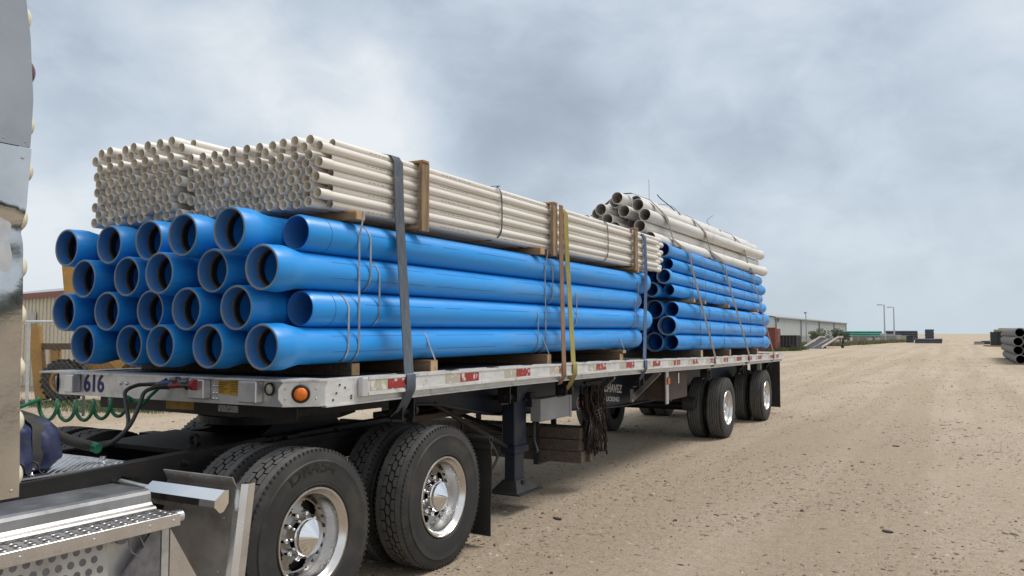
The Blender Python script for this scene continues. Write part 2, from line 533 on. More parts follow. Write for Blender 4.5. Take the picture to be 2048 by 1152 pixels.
white_paint = mat('white_paint', (0.7, 0.7, 0.7), 0.5, col2=(0.55, 0.55, 0.55), scale=10)
deck_m = mat('dark_deck_boards', (0.05, 0.045, 0.042), 0.7, col2=(0.08, 0.072, 0.065), scale=5, stretch=(8, 0.5, 1), dirt=(0.16, 0.14, 0.12), dscale=5, damt=0.6)
rust_panel = mat('rusty_brown_panel', (0.085, 0.058, 0.045), 0.7, col2=(0.06, 0.045, 0.038), scale=5, dirt=(0.14, 0.075, 0.045), dscale=7, damt=0.7)
chain_m = mat('rusty_chain', (0.02, 0.016, 0.015), 0.6, 0.4, col2=(0.04, 0.026, 0.022), scale=30)
strap_grey = mat('slate_webbing', (0.05, 0.065, 0.088), 0.85, col2=(0.085, 0.1, 0.12), scale=9, stretch=(1, 6, 1), dirt=(0.17, 0.16, 0.15), dscale=6, damt=0.6, bump=0.0006, bscale=250)
strap_brown = mat('brown_webbing', (0.24, 0.13, 0.075), 0.85, col2=(0.18, 0.1, 0.06), scale=8, dirt=(0.12, 0.09, 0.07), damt=0.6)
strap_yellow = mat('olive_yellow_webbing', (0.27, 0.225, 0.05), 0.85, col2=(0.2, 0.165, 0.04), scale=8, dirt=(0.14, 0.13, 0.07), damt=0.6)
strap_blue = mat('blue_webbing', (0.03, 0.065, 0.15), 0.85, col2=(0.045, 0.085, 0.17), scale=8, dirt=(0.12, 0.13, 0.16), damt=0.6)
strap_tan = mat('faded_tan_webbing', (0.22, 0.2, 0.18), 0.9, col2=(0.15, 0.125, 0.105), scale=8, dirt=(0.1, 0.075, 0.06), damt=0.7)
wire_m = mat('dark_wire', (0.06, 0.06, 0.065), 0.6, 0.5)
tarp_m = mat('navy_tarpaulin', (0.012, 0.02, 0.075), 0.6, col2=(0.02, 0.03, 0.09), scale=6, dirt=(0.07, 0.065, 0.06), dscale=6, dlo=0.5, dhi=0.75, damt=0.75, bump=0.01, bscale=9)
tarp_strap = mat('grimy_black_strap', (0.035, 0.035, 0.034), 0.8, col2=(0.06, 0.055, 0.05), scale=10)

# ------------------------------------------------------------------ ground
gm = bpy.data.materials.new('packed_sand')
gm.use_nodes = True
gt = gm.node_tree
gb = gt.nodes['Principled BSDF']
GL = gt.links.new
gtc = gt.nodes.new('ShaderNodeTexCoord')


def gnoise(scale, detail=6.0, rough=0.6, st=(1, 1, 1), kind='ShaderNodeTexNoise'):
    mp = gt.nodes.new('ShaderNodeMapping'); mp.inputs['Scale'].default_value = st
    GL(gtc.outputs['Object'], mp.inputs[0])
    n = gt.nodes.new(kind)
    n.inputs['Scale'].default_value = scale
    if kind == 'ShaderNodeTexNoise':
        n.inputs['Detail'].default_value = detail; n.inputs['Roughness'].default_value = rough
    GL(mp.outputs[0], n.inputs['Vector'])
    return n


def gmap(s, a, b, c=0.0, d=1.0):
    r = gt.nodes.new('ShaderNodeMapRange')
    for i, x in enumerate((a, b, c, d)):
        r.inputs[i + 1].default_value = x
    GL(s, r.inputs[0]); return r.outputs[0]


def gmix(f, a, b):
    x = gt.nodes.new('ShaderNodeMix'); x.data_type = 'RGBA'
    for i, v in ((0, f), (6, a), (7, b)):
        if isinstance(v, tuple): x.inputs[i].default_value = (*v, 1)
        elif isinstance(v, float): x.inputs[i].default_value = v
        else: GL(v, x.inputs[i])
    return x.outputs[2]


def gmath(op, a, b):
    n = gt.nodes.new('ShaderNodeMath'); n.operation = op
    for i, x in enumerate((a, b)):
        if isinstance(x, (int, float)): n.inputs[i].default_value = x
        else: GL(x, n.inputs[i])
    return n.outputs[0]


g_big = gnoise(0.09, 5, 0.6, (1, 0.45, 1)).outputs['Fac']
g_mid = gnoise(0.8, 6, 0.65, (1, 0.35, 1)).outputs['Fac']
g_fine = gnoise(9.0, 8, 0.7).outputs['Fac']
g_grit = gnoise(70.0, 4, 0.7).outputs['Fac']
g_track = gnoise(1.0, 3, 0.5, (0.9, 0.028, 1)).outputs['Fac']
g_speck = gnoise(34.0, 6, 0.75).outputs['Fac']
c_ = gmix(gmap(g_big, 0.35, 0.65), (0.445, 0.36, 0.265), (0.515, 0.435, 0.337))
c_ = gmix(gmap(g_track, 0.45, 0.58, 0.0, 0.7), c_, (0.375, 0.3, 0.215))
c_ = gmix(gmap(g_mid, 0.4, 0.7, 0.0, 0.6), c_, (0.375, 0.302, 0.218))
c_ = gmix(gmap(g_fine, 0.5, 0.72, 0.0, 0.6), c_, (0.285, 0.222, 0.158))
c_ = gmix(gmap(g_fine, 0.46, 0.3, 0.0, 0.45), c_, (0.52, 0.445, 0.35))
c_ = gmix(gmap(g_speck, 0.54, 0.68, 0.0, 0.85), c_, (0.13, 0.098, 0.07))
c_ = gmix(gmap(g_speck, 0.43, 0.3, 0.0, 0.6), c_, (0.56, 0.49, 0.4))
c_ = gmix(gmap(g_grit, 0.54, 0.70, 0.0, 0.7), c_, (0.2, 0.15, 0.105))
c_ = gmix(gmap(g_grit, 0.44, 0.3, 0.0, 0.6), c_, (0.56, 0.49, 0.4))
def warp(node, amt):
    nz = gt.nodes.new('ShaderNodeTexNoise'); nz.inputs['Scale'].default_value = 14.0; nz.inputs['Detail'].default_value = 3.0
    GL(gtc.outputs['Object'], nz.inputs['Vector'])
    sc = gt.nodes.new('ShaderNodeVectorMath'); sc.operation = 'SCALE'; sc.inputs['Scale'].default_value = amt
    GL(nz.outputs['Color'], sc.inputs[0])
    ad = gt.nodes.new('ShaderNodeVectorMath'); ad.operation = 'ADD'
    GL(gtc.outputs['Object'], ad.inputs[0]); GL(sc.outputs[0], ad.inputs[1]); GL(ad.outputs[0], node.inputs['Vector'])


v1 = gnoise(26.0, kind='ShaderNodeTexVoronoi'); warp(v1, 0.07)
c_ = gmix(gmath('MULTIPLY', gmap(v1.outputs['Distance'], 0.22, 0.12), gmap(g_mid, 0.35, 0.6, 0.15, 0.8)), c_, (0.2, 0.15, 0.11))
v2 = gnoise(9.0, kind='ShaderNodeTexVoronoi'); warp(v2, 0.2)
c_ = gmix(gmath('MULTIPLY', gmap(v2.outputs['Distance'], 0.16, 0.06), gmap(g_mid, 0.5, 0.68)), c_, (0.24, 0.18, 0.125))
GL(c_, gb.inputs['Base Color'])
gb.inputs['Roughness'].default_value = 0.95
gb.inputs['Specular IOR Level'].default_value = 0.15
h = gmath('ADD', gmath('MULTIPLY', g_fine, 0.035), gmath('ADD', gmath('MULTIPLY', g_grit, 0.012), gmath('MULTIPLY', g_speck, 0.02)))
h = gmath('ADD', h, gmath('MULTIPLY', g_mid, 0.09))
gbump = gt.nodes.new('ShaderNodeBump'); gbump.inputs['Distance'].default_value = 1.0; gbump.inputs['Strength'].default_value = 0.9
GL(h, gbump.inputs['Height']); GL(gbump.outputs[0], gb.inputs['Normal'])
g = MB()
g.add([(-3000, -800, 0), (3000, -800, 0), (3000, 5000, 0), (-3000, 5000, 0)], [(0, 1, 2, 3)])
tag(g.build('ground', gm), kind='structure')

# loose pebbles and chips on the sand
pm = [mat('tan_pebble', (0.36, 0.29, 0.21), 0.9, col2=(0.25, 0.19, 0.14), scale=20), mat('brown_clod', (0.23, 0.18, 0.13), 0.95, col2=(0.15, 0.115, 0.085), scale=20),
      mat('pale_stone', (0.52, 0.48, 0.41), 0.85), mat('dark_chip', (0.055, 0.045, 0.04), 0.85)]
pb = MB()
rp = random.Random(3)
cnt = 0
while cnt < 60000:
    r_ = 3.2 + 62 * (rp.random() ** 2.3)
    b_ = math.radians(28.9 + rp.uniform(-36, 34))
    x, y = -math.sin(b_) * r_, math.cos(b_) * r_
    den_ = math.sin(x * 1.3 + 2 * math.sin(y * 0.5)) + math.sin(y * 0.9 + 1.7 * math.sin(x * 0.8)) + math.sin(x * 3.1 - y * 2.3)
    if rp.random() > 0.55 + 0.22 * den_:
        continue
    s = rp.choice((0.004, 0.006, 0.007, 0.009, 0.012)) * (1 + r_ / 45) * rp.uniform(0.7, 1.3)
    s *= 1.0 + 1.1 * rp.random() ** 9
    k = rp.random()
    mi = 0 if k < 0.5 else 1 if k < 0.87 else 2 if k < 0.95 else 3
    a = rp.uniform(0, PI); ca, sa = math.cos(a), math.sin(a)
    ex, ey, ez = s * rp.uniform(0.8, 2.2), s * rp.uniform(0.6, 1.0), s * rp.uniform(0.2, 0.55)
    q = [(ex, 0, 0), (0, ey, 0), (-ex, 0, 0), (0, -ey, 0)]
    q = [(px * rp.uniform(.7, 1.2), py * rp.uniform(.7, 1.2), pz) for px, py, pz in q]
    vs = [(x + px * ca - py * sa, y + px * sa + py * ca, 0.0) for px, py, pz in q] + [(x + px * .55 * ca - py * .55 * sa, y + px * .55 * sa + py * .55 * ca, ez) for px, py, pz in q]
    pb.add(vs, [(0, 1, 5, 4), (1, 2, 6, 5), (2, 3, 7, 6), (3, 0, 4, 7), (4, 5, 6, 7)], mi)
    cnt += 1
tag(pb.build('gravel', pm), 'loose pebbles and dark chips scattered over the packed sand yard', 'gravel', kind='stuff')

# ------------------------------------------------------------------ pipes
def blue_mesh(L, R, front_bell, back_bell, RB):
    """Pipe along +Y from 0 to L, bells optional."""
    t = R * 0.115
    out = []
    k = R / 0.118
    bell = [(0.0, RB - 0.003), (0.008, RB), (0.07 * k, RB + 0.001), (0.11 * k, RB + 0.004), (0.15 * k, RB + 0.003), (0.18 * k, RB - 0.004), (0.235 * k, R + 0.008), (0.275 * k, R + 0.001), (0.30 * k, R)]
    if front_bell:
        out += bell
    else:
        out += [(0.0, R - 0.008), (0.022, R)]
    if back_bell:
        out += [(L - a, r) for a, r in reversed(bell)]
    else:
        out += [(L - 0.022, R), (L, R - 0.008)]
    b = MB()
    b.lathe(out, seg=36, mi=0)
    ri = R - t
    if front_bell:
        b.lathe([(0.0, RB - 0.003), (-0.001, RB - 0.004), (-0.001, RB - 0.014), (0.004, RB - 0.016)], seg=36, mi=1, smooth=False)
        b.lathe([(0.004, RB - 0.016), (0.08 * k, RB - 0.018), (0.086 * k, RB - 0.018)], seg=36, mi=2)
        b.lathe([(0.14 * k, RB - 0.018), (0.19 * k, RB - 0.02), (0.235 * k, ri), (L * 0.5, ri), (L, ri - 0.0005)], seg=36, mi=3)
    else:
        b.lathe([(0.0, R - 0.008), (0.0, ri), (0.3, ri)], seg=36, mi=2, smooth=False)
        b.lathe([(0.3, ri), (L, ri - 0.0005)], seg=36, mi=2 if not back_bell else 3)
    if back_bell:
        b.lathe([(L, RB - 0.003), (L, RB - 0.015), (L - 0.17 * k, RB - 0.017), (L - 0.235 * k, ri)], seg=36, mi=2)
    else:
        b.lathe([(L, R - 0.008), (L, ri - 0.0005)], seg=36, mi=1, smooth=False)
    if not front_bell:                                     # spigot insertion line
        b.lathe([(0.2, R + 0.0006), (0.206, R + 0.0006)], seg=36, mi=4, smooth=False)
    # printed line along the barrel
    y = 0.5
    rr = random.Random(int(R * 1000) + front_bell)
    while y < L - 0.5:
        ln = rr.uniform(0.15, 1.1)
        for z_off in ((0.55, -0.35) if front_bell else (0.3,)):
            a0 = z_off - 0.012; a1 = z_off + 0.012
            q = R + 0.0008
            b.add([(q * math.cos(a0), y, q * math.sin(a0)), (q * math.cos(a0), y + ln, q * math.sin(a0)), (q * math.cos(a1), y + ln, q * math.sin(a1)), (q * math.cos(a1), y, q * math.sin(a1))], [(0, 1, 2, 3)], 4)
        y += ln + rr.uniform(0.04, 0.7)
    return b.mesh('blue_pipe', [blue, blue_rim, blue_in, blue_dark_in, print_ink])


def gasket_mesh(R, RB):
    k = R / 0.118
    b = MB()
    b.lathe([(0.081 * k, RB - 0.018), (0.083 * k, RB - 0.0235), (0.088 * k, RB - 0.024)], seg=36, mi=1)
    b.lathe([(0.088 * k, RB - 0.024), (0.092 * k, RB - 0.031), (0.105 * k, RB - 0.033), (0.128 * k, RB - 0.033), (0.14 * k, RB - 0.018)], seg=36, mi=0)
    return b.mesh('gasket', [gasket_m, gasket_ring])


def tiltrot(dz_per_m, yaw=0.0, roll=0.0):
    return (dz_per_m, roll, yaw)


R8, RB8, L8 = 0.118, 0.1405, 6.30
me_bell = blue_mesh(L8, R8, True, False, RB8)
me_spig = blue_mesh(L8, R8, False, True, RB8)
me_gask = gasket_mesh(R8, RB8)
ROWN = ['top row', 'second row', 'third row', 'bottom row']
ROWZ = [2.374, 2.136, 1.898, 1.66]
BELLY = [{1: 3.459, 3: 3.507, 5: 3.616, 7: 3.651, 9: 3.637}, {0: 3.498, 2: 3.546, 4: 3.522, 6: 3.627, 8: 3.622},
         {1: 3.525, 3: 3.547, 5: 3.641, 7: 3.646, 9: 3.63}, {0: 3.508, 2: 3.52, 4: 3.543, 6: 3.66, 8: 3.629}]
SPIGY = {(0, 0): 3.78, (2, 0): 3.825}
rb = random.Random(5)
for r in range(4):
    nb = ns = 0
    for cidx in range(10):
        X = -3.64 - 0.238 * cidx
        isb = cidx in BELLY[r]
        roll = rb.uniform(-0.5, 0.5)
        if isb:
            Y = BELLY[r][cidx]
            lab = f"big blue pipe with dusty open bell, {ORD[nb]} bell from the roadside in the {ROWN[r]}"
            nb += 1
        else:
            Y = SPIGY.get((r, cidx), 3.80 + rb.uniform(-0.03, 0.05))
            lab = (f"big blue pipe with plain bevelled mouth, outermost in the {ROWN[r]} of the front stack" if cidx == 0 else
                   f"big blue pipe set back between bells, {ORD[ns]} from the roadside in the {ROWN[r]}")
            ns += 1
        if not isb and cidx == 0:
            lab = lab.replace('bevelled ', '')
        o = inst('blue_pipe', me_bell if isb else me_spig, (X, Y, ROWZ[r]), (0.0035, roll if cidx else 0, 0))
        tag(o, lab, 'pipe', 'big blue pipes in the front stack')
        if isb:
            inst('gasket', me_gask, parent=o)

# rear stack: three rows of the big pipe, four rows of a slimmer one
me_bell_r = blue_mesh(6.25, R8, True, False, RB8)
me_spig_r = blue_mesh(6.25, R8, False, True, RB8)
RW3 = ['top row', 'middle row', 'lowest row']
for r, z in enumerate((2.091, 1.853, 1.616)):
    for cidx in range(5):
        isb = (cidx + r) % 2 == 1
        Y = (11.17 if isb else 11.37) + rb.uniform(-0.03, 0.03) + (0.12 if cidx else 0)
        o = inst('blue_pipe', me_bell_r if isb else me_spig_r, (-3.65 - 0.238 * cidx, Y, z), (-0.0105, 0, 0))
        tag(o, f"big blue pipe with {'bell' if isb else 'plain'} mouth, {ORD[cidx]} from outside, {RW3[r]} of the rear stack", 'pipe', 'big blue pipes in the rear stack')
        if isb:
            inst('gasket', me_gask, parent=o)
R6, RB6 = 0.0895, 0.108
me_bell6 = blue_mesh(6.2, R6, True, False, RB6)
me_spig6 = blue_mesh(6.2, R6, False, True, RB6)
me_gask6 = gasket_mesh(R6, RB6)
RW4 = ['top row', 'second row', 'third row', 'lowest row']
for r, z in enumerate((2.925, 2.738, 2.552, 2.366)):
    for cidx in range(7):
        isb = (cidx + r) % 2 == 0
        Y = (11.02 if isb else 11.26) + rb.uniform(-0.03, 0.03)
        o = inst('slim_blue_pipe', me_bell6 if isb else me_spig6, (-3.65 - 0.184 * cidx, Y, z), (-0.0155, 0, 0))
        tag(o, f"slimmer blue pipe with {'bell' if isb else 'plain'} mouth, {ORD[cidx]} from outside, {RW4[r]} above the rear dunnage", 'pipe', 'slimmer blue pipes in the rear stack')
        if isb:
            inst('gasket', me_gask6, parent=o)


def thin_mesh(name, L, R, RB, mats, wall, bell_front=True, bell_back=False, seg=20, holes=0, bl=0.12):
    b = MB()
    out = ([(0.0, RB - 0.001), (0.003, RB), (bl * 0.8, RB), (bl, R + 0.001), (bl * 1.08, R)] if bell_front else [(0.0, R - 0.001), (0.003, R)])
    out += ([(L - bl * 1.08, R), (L - bl, R + 0.001), (L - bl * 0.8, RB), (L - 0.003, RB), (L, RB - 0.001)] if bell_back else [(L - 0.003, R), (L, R - 0.001)])
    b.lathe(out, seg=seg, mi=0)
    rf = (RB if bell_front else R); rr = (RB if bell_back else R)
    b.lathe([(0.0, rf - 0.001), (-0.0005, rf - wall)], seg=seg, mi=0, smooth=False)
    b.lathe([(-0.0005, rf - wall), (bl * 1.1, R - wall), (L - bl, R - wall), (L, rr - wall)], seg=seg, mi=1)
    b.lathe([(L, rr - wall), (L, rr - 0.001)], seg=seg, mi=0, smooth=False)
    if holes:
        rr_ = random.Random(holes)
        y = 0.4
        while y < L - 0.3:                                  # print marks
            for q_ in (0.35, 0.1):
                a0, a1 = q_ - 0.06, q_ + 0.06
                rad = R + 0.0007
                b.add([(rad * math.cos(a0), y, rad * math.sin(a0)), (rad * math.cos(a0), y + 0.03, rad * math.sin(a0)), (rad * math.cos(a1), y + 0.03, rad * math.sin(a1)), (rad * math.cos(a1), y, rad * math.sin(a1))], [(0, 1, 2, 3)], 2)
            y += rr_.uniform(0.7, 1.6)
    else:
        y = 0.35
        rr_ = random.Random(11)
        while y < L - 0.3:                                  # fine grey print line
            ln = rr_.uniform(0.012, 0.05)
            rad = R + 0.0004
            for a0 in ((-0.15,) if not bell_front else ()):
                a1 = a0 + 0.16
                b.add([(rad * math.cos(a0), y, rad * math.sin(a0)), (rad * math.cos(a0), y + ln, rad * math.sin(a0)), (rad * math.cos(a1), y + ln, rad * math.sin(a1)), (rad * math.cos(a1), y, rad * math.sin(a1))], [(0, 1, 2, 3)], 2)
            y += ln + rr_.uniform(0.008, 0.03) + (0.5 if rr_.random() < 0.04 else 0)
    return b.mesh(name, mats)


grey_ink = mat('grey_print_ink', (0.28, 0.27, 0.25), 0.7)
WM = [white_pvc, white_in, grey_ink]
rw = random.Random(21)


def white_bundle(tagname, group, d, rowh, nrows, nbell_even, nbell_odd, X0, Z0, Yf, L, R, RB, wall, rec_rows, slope):
    """Hexagonal bundle; pipes lie bell to tail in turn, so every other bell faces forward."""
    mb = thin_mesh('white_pipe', L, R, RB, WM, wall, True, False)
    ms = thin_mesh('white_pipe', L, R, RB, WM, wall, False, True)
    for r in range(nrows):                                  # r = 0 is the top row
        z = Z0 + (nrows - 1 - r) * rowh
        odd = r % 2 == 0                                    # first, third ... rows sit half a pipe inwards
        row = []
        if odd:
            row.append((X0 - d * 0.36, False))
            row += [(X0 - d / 2 - d - 2 * d * k, True) for k in range(nbell_odd)]
            row.append((X0 - d / 2 - 2 * d * nbell_odd, False))
        else:
            row += [(X0 - 2 * d * k, True) for k in range(nbell_even)]
            row.append((X0 - d, False))
        row.sort(key=lambda q: -q[0])
        for i, (x, bell) in enumerate(row):
            j = rw.gauss(0, 0.009)
            y = Yf(x) + j + (0.0 if bell else (0.12 if x > X0 - d * 0.8 else 0.3) + rw.uniform(0, 0.04))
            o = inst('white_pipe', mb if bell else ms, (x, y, z), (slope, rw.uniform(-0.3, 0.3), rw.uniform(-0.0012, 0.0012)))
            tag(o, f"thin white pipe, {ORD[i]} from the {'roadside' } in the {ORD[r]} row of the {tagname} bundle", 'pipe', group)


white_bundle('slimmer-pipe roadside', 'slim white pipes in the roadside bundle', 0.0568, 0.0506, 9, 11, 11, -3.553, 2.583, lambda x: 3.88 + (-3.6 - x) * 0.02, 6.6, 0.0295, 0.0352, 0.0036, (), 0.0035)
white_bundle('wider-pipe far-side', 'wider white pipes in the far bundle', 0.0695, 0.0598, 10, 8, 7, -4.862, 2.592, lambda x: 3.88 + (-4.87 - x) * 0.02, 6.5, 0.0335, 0.0385, 0.004, (), 0.0035)

# loose pile of drain pipes on the rear stack
dm = thin_mesh('drain_pipe', 6.35, 0.089, 0.089, [drain_pvc, drain_in, print_ink], 0.006, False, False, seg=26, holes=4)
dmb = thin_mesh('drain_pipe', 6.35, 0.089, 0.097, [drain_pvc, drain_in, print_ink], 0.006, False, True, seg=26, holes=9, bl=0.14)
DR = [  # x, front y, z, description
    (-4.305, 10.95, 3.705, 'topmost of the pile'), (-4.415, 11.15, 3.685, 'peeking out just beside the topmost pipe'),
    (-4.56, 10.95, 3.555, 'resting high on the far slope'), (-4.70, 11.15, 3.53, 'half hidden on the far slope'),
    (-4.815, 11.0, 3.41, 'farthest from the roadside'), (-4.46, 10.95, 3.40, 'in the middle of the pile, two above the blue bells'),
    (-4.20, 10.95, 3.505, 'in the middle, under the topmost pipe'), (-4.385, 11.3, 3.56, 'set back in the heart of the pile'),
    (-4.165, 11.35, 3.70, 'set back at the top near the roadside'), (-3.99, 10.95, 3.58, 'second highest on the roadside slope'),
    (-3.885, 10.95, 3.43, 'bulging out on the roadside slope'), (-4.345, 10.95, 3.275, 'low in the pile behind the lumber frame'),
    (-3.965, 10.95, 3.275, 'under the bulging roadside pipe'), (-4.19, 11.3, 3.36, 'recessed in the dark middle of the pile'),
    (-3.855, 11.05, 3.112, 'lowest on the roadside'), (-4.64, 11.2, 3.42, 'tucked beneath the far slope'),
    (-4.03, 11.3, 3.10, 'at the bottom of the pile, second from the roadside'), (-4.20, 11.2, 3.12, 'at the bottom of the pile, third from the roadside'),
    (-4.52, 11.2, 3.22, 'at the bottom of the pile, towards the far side')]
for i, (x, y, z, d_) in enumerate(DR):
    o = inst('drain_pipe', dmb if i in (0, 3, 6, 9, 10, 14) else dm, (x, y, z), (-0.0135 + rw.uniform(-0.002, 0.002), rw.uniform(-1, 1), -0.033 + rw.uniform(-0.002, 0.002)))
    tag(o, f"grey white drain pipe, {d_}", 'pipe', 'loose drain pipes piled on the rear stack')

# ------------------------------------------------------------------ flatbed trailer
DZ = [(3.6, 1.462), (5.5, 1.461), (6.3, 1.459), (7.5, 1.449), (8.7, 1.437), (12.65, 1.376), (18.3, 1.318)]
def deckz(y): return interp(DZ, y)
XR, XL = -3.40, -5.94
YF, YB = 3.60, 18.35
tr = thing('flatbed_trailer', 'long flatbed trailer with silver side rails and navy chassis carrying the stacked pipes', 'trailer', (-4.67, 3.6, 0))
TO = Vector(tr.location)


class TB(MB):
    """Mesh builder whose parts hang under the trailer."""
    def part(self, name, mats, parent=None, angle=35):
        self.v = [tuple(Vector(p) - TO) for p in self.v]
        return self.build(name, mats, parent or tr, angle)


YS = [3.66, 4.6, 5.5, 6.3, 7.5, 8.7, 10, 11.3, 12.65, 14, 15.5, 17, 18.3]


def strip(b, x0, x1, ztop, zbot, ys=YS, mi=0):
    """A bar along the deck's camber; ztop and zbot are offsets from the deck height."""
    vs = []
    for y in ys:
        z = deckz(y)
        vs += [(x0, y, z + zbot), (x1, y, z + zbot), (x1, y, z + ztop), (x0, y, z + ztop)]
    n = len(ys)
    fs = [(i * 4 + k, i * 4 + (k + 1) % 4, (i + 1) * 4 + (k + 1) % 4, (i + 1) * 4 + k) for i in range(n - 1) for k in range(4)]
    fs += [(3, 2, 1, 0), tuple((n - 1) * 4 + k for k in range(4))]
    return b.add(vs, fs, mi)


b = TB()
strip(b, XL + 0.05, XR - 0.075, -0.012, -0.05)
b.part('deck', deck_m)
YS2 = [3.80] + YS[1:]
for xa, xb, s in ((XR - 0.03, XR, 1), (XL, XL + 0.03, -1)):
    b = TB()
    strip(b, xa, xb, -0.006, -0.16, YS2)
    if s > 0:                                              # top flange and lower lip
        strip(b, XR - 0.11, XR - 0.0305, -0.004, -0.018, YS2)
        strip(b, XR - 0.03, XR + 0.012, -0.1605, -0.172, YS2)
    else:
        strip(b, XL + 0.0305, XL + 0.11, -0.004, -0.018, YS2)
    sr = b.part('side_rail', alu_white)
    if s > 0:
        b2 = TB()
        for (y, z) in [(3.9, 1.37), (3.98, 1.40), (4.04, 1.345), (4.04, 1.33), (3.93, 1.42), (3.87, 1.33)]:
            b2.cyl((XR + 0.001, y, z), (XR + 0.004, y, z), 0.007, seg=8)
        b2.part('rivets', black_steel, None)
# rub rail outside the roadside rail
b = TB()
RY = [4.16] + YS[1:]
strip(b, XR + 0.003, XR + 0.042, -0.002, -0.118, RY)
rub = b.part('rub_rail', alu_white)
b = TB()
b.box(XR + 0.0025, XR + 0.048, 4.10, 4.158, deckz(4.1) - 0.128, deckz(4.1) - 0.004, c=0.006)
b.part('rub_rail_end_cap', alu)
b = TB()
strip(b, XR + 0.0425, XR + 0.048, -0.001, -0.02, RY)
strip(b, XR + 0.0425, XR + 0.048, -0.1, -0.12, RY)
b.part('rub_rail_lips', alu_white)
y = 4.55
while y < 18:
    z = deckz(y)
    b = TB(); b.box(XR - 0.028, XR + 0.03, y, y + 0.11, z - 0.0015, z + 0.003); b.part('stake_pocket', black_steel)
    y += 0.61
REDS = [(4.362, 4.604), (5.261, 5.533), (6.155, 6.416), (7.012, 7.158), (7.911, 8.186), (8.786, 9.047), (9.702, 9.99), (10.547, 10.834), (11.426, 11.705), (12.354, 12.585), (13.164, 13.45),
        (14.036, 14.4), (14.858, 15.2), (15.725, 16.05), (16.834, 17.15), (17.443, 17.74)]
for i, (a, c) in enumerate(REDS):
    z = deckz(a)
    b = TB()
    b.box(XR + 0.0425, XR + 0.0445, a, c, z - 0.092, z - 0.026)
    b.part('reflective_tape', tape_red)
    b = TB()
    t0 = a - 0.2
    b.box(XR + 0.0425, XR + 0.0443, max(t0, 4.18), a - 0.002, z - 0.092, z - 0.026)
    b.part('reflective_tape', tape_tan)

# nose rail with clipped corners
b = TB()
ZN0, ZN1 = 1.300, 1.452
b.prism([(-5.76, 3.600), (-3.555, 3.600), (-3.40, 3.745), (-3.40, 3.80), (-3.44, 3.80), (-3.44, 3.757), (-3.566, 3.64), (-5.75, 3.64), (-5.90, 3.757), (-5.90, 3.80), (-5.94, 3.80), (-5.94, 3.745)], ZN0, ZN1, 'Z')
nose = b.part('nose_rail', alu)
b = TB()
b.prism([(-5.965, 3.575), (-3.545, 3.575), (-3.385, 3.735), (-3.385, 3.82), (-5.965, 3.82)], 1.4525, 1.464, 'Z')
b.part('nose_top_flange', alu_white)


def on_nose(u, w, z, hh, d, mats, name, c=0.006):
    b_ = TB(); b_.box(u - w / 2, u + w / 2, 3.5985 - d, 3.5985, z - hh / 2, z + hh / 2, c=c); return b_.part(name, mats)


on_nose(-5.555, 0.10, 1.385, 0.125, 0.06, alu, 'stake_bracket')
on_nose(-4.24, 0.14, 1.388, 0.122, 0.06, alu, 'stake_bracket')
on_nose(-3.79, 0.155, 1.385, 0.13, 0.06, alu, 'stake_bracket')
for (xa, xb, z0, z1) in ((-4.10, -4.0, 1.36, 1.445), (-3.995, -3.875, 1.355, 1.45)):
    b = TB(); b.box(xa, xb, 3.5965, 3.5985, z0, z1)
    st = b.part('yellow_sticker', yellow_label)
    b = TB()
    for k in range(6):
        zz = z1 - 0.014 - k * 0.0115
        b.box(xa + 0.008, xb - 0.008 - 0.02 * (k % 3), 3.5958, 3.5964, zz - 0.002, zz + 0.002)
    b.part('sticker_lines', label_ink, None)
b = TB()
for x in (-5.06, -4.995):
    b.sphere((x, 3.599, 1.40), 0.013, 10, 6)
for x in (-4.145, -4.115):
    for z in (1.41, 1.365, 1.33):
        b.sphere((x, 3.599, z), 0.010, 8, 6)
b.part('rivets', chrome)
# corner gussets with amber lamps
for sx, xa, xb in ((1, -3.555, -3.40), (-1, -5.785, -5.94)):
    M = Matrix.Translation(((xa + xb) / 2, (3.600 + 3.745) / 2, 1.378)) @ Matrix.Rotation(math.atan2(0.145, 0.155) * sx, 4, 'Z')
    b = TB()
    vs = []; poly = [(-0.13, -0.03), (-0.11, -0.06), (-0.06, -0.077), (0.06, -0.077), (0.11, -0.06), (0.13, -0.03), (0.13, 0.03), (0.11, 0.06), (0.06, 0.072), (-0.06, 0.072), (-0.11, 0.06), (-0.13, 0.03)]
    n = len(poly)
    vs = [(p, -0.010, q) for p, q in poly] + [(p, 0.001, q) for p, q in poly]
    b.add(vs, [list(range(n)), list(range(2 * n - 1, n - 1, -1))] + [(i, (i + 1) % n, n + (i + 1) % n, n + i) for i in range(n)], 0, False, M)
    for px in (-0.09, 0.09):
        for pz in (-0.03, 0.03):
            c0 = M @ Vector((px, -0.011, pz)); b.sphere(c0, 0.007, 8, 5)
    b.part('corner_gusset', alu)
    b = TB()
    b.lathe([(0.0, 0.056), (-0.018, 0.054), (-0.022, 0.048), (-0.016, 0.040)], seg=24, M=M @ Matrix.Translation((0, -0.0105, 0)))
    lamp = b.part('marker_lamp', gasket_m)
    b = TB()
    b.lathe([(0.0, 0.041), (-0.008, 0.036), (-0.014, 0.022), (-0.016, 0.0005)], seg=20, M=M @ Matrix.Translation((0, -0.026, 0)))
    ln = b.part('lens', amber, None)
    ln.parent = lamp; ln.matrix_parent_inverse = Matrix()
    if sx < 0:
        pass
b = TB()
b.lathe([(0.0, 0.04), (-0.012, 0.039), (-0.014, 0.033), (-0.006, 0.03)], o=(-3.655, 3.5985, 1.405), seg=22)
lamp = b.part('side_lamp', gasket_m)
b = TB()
b.lathe([(0.0, 0.031), (-0.006, 0.02), (-0.008, 0.0005)], o=(-3.655, 3.592, 1.405), seg=20)
ln = b.part('lens', clear_lens); ln.parent = lamp
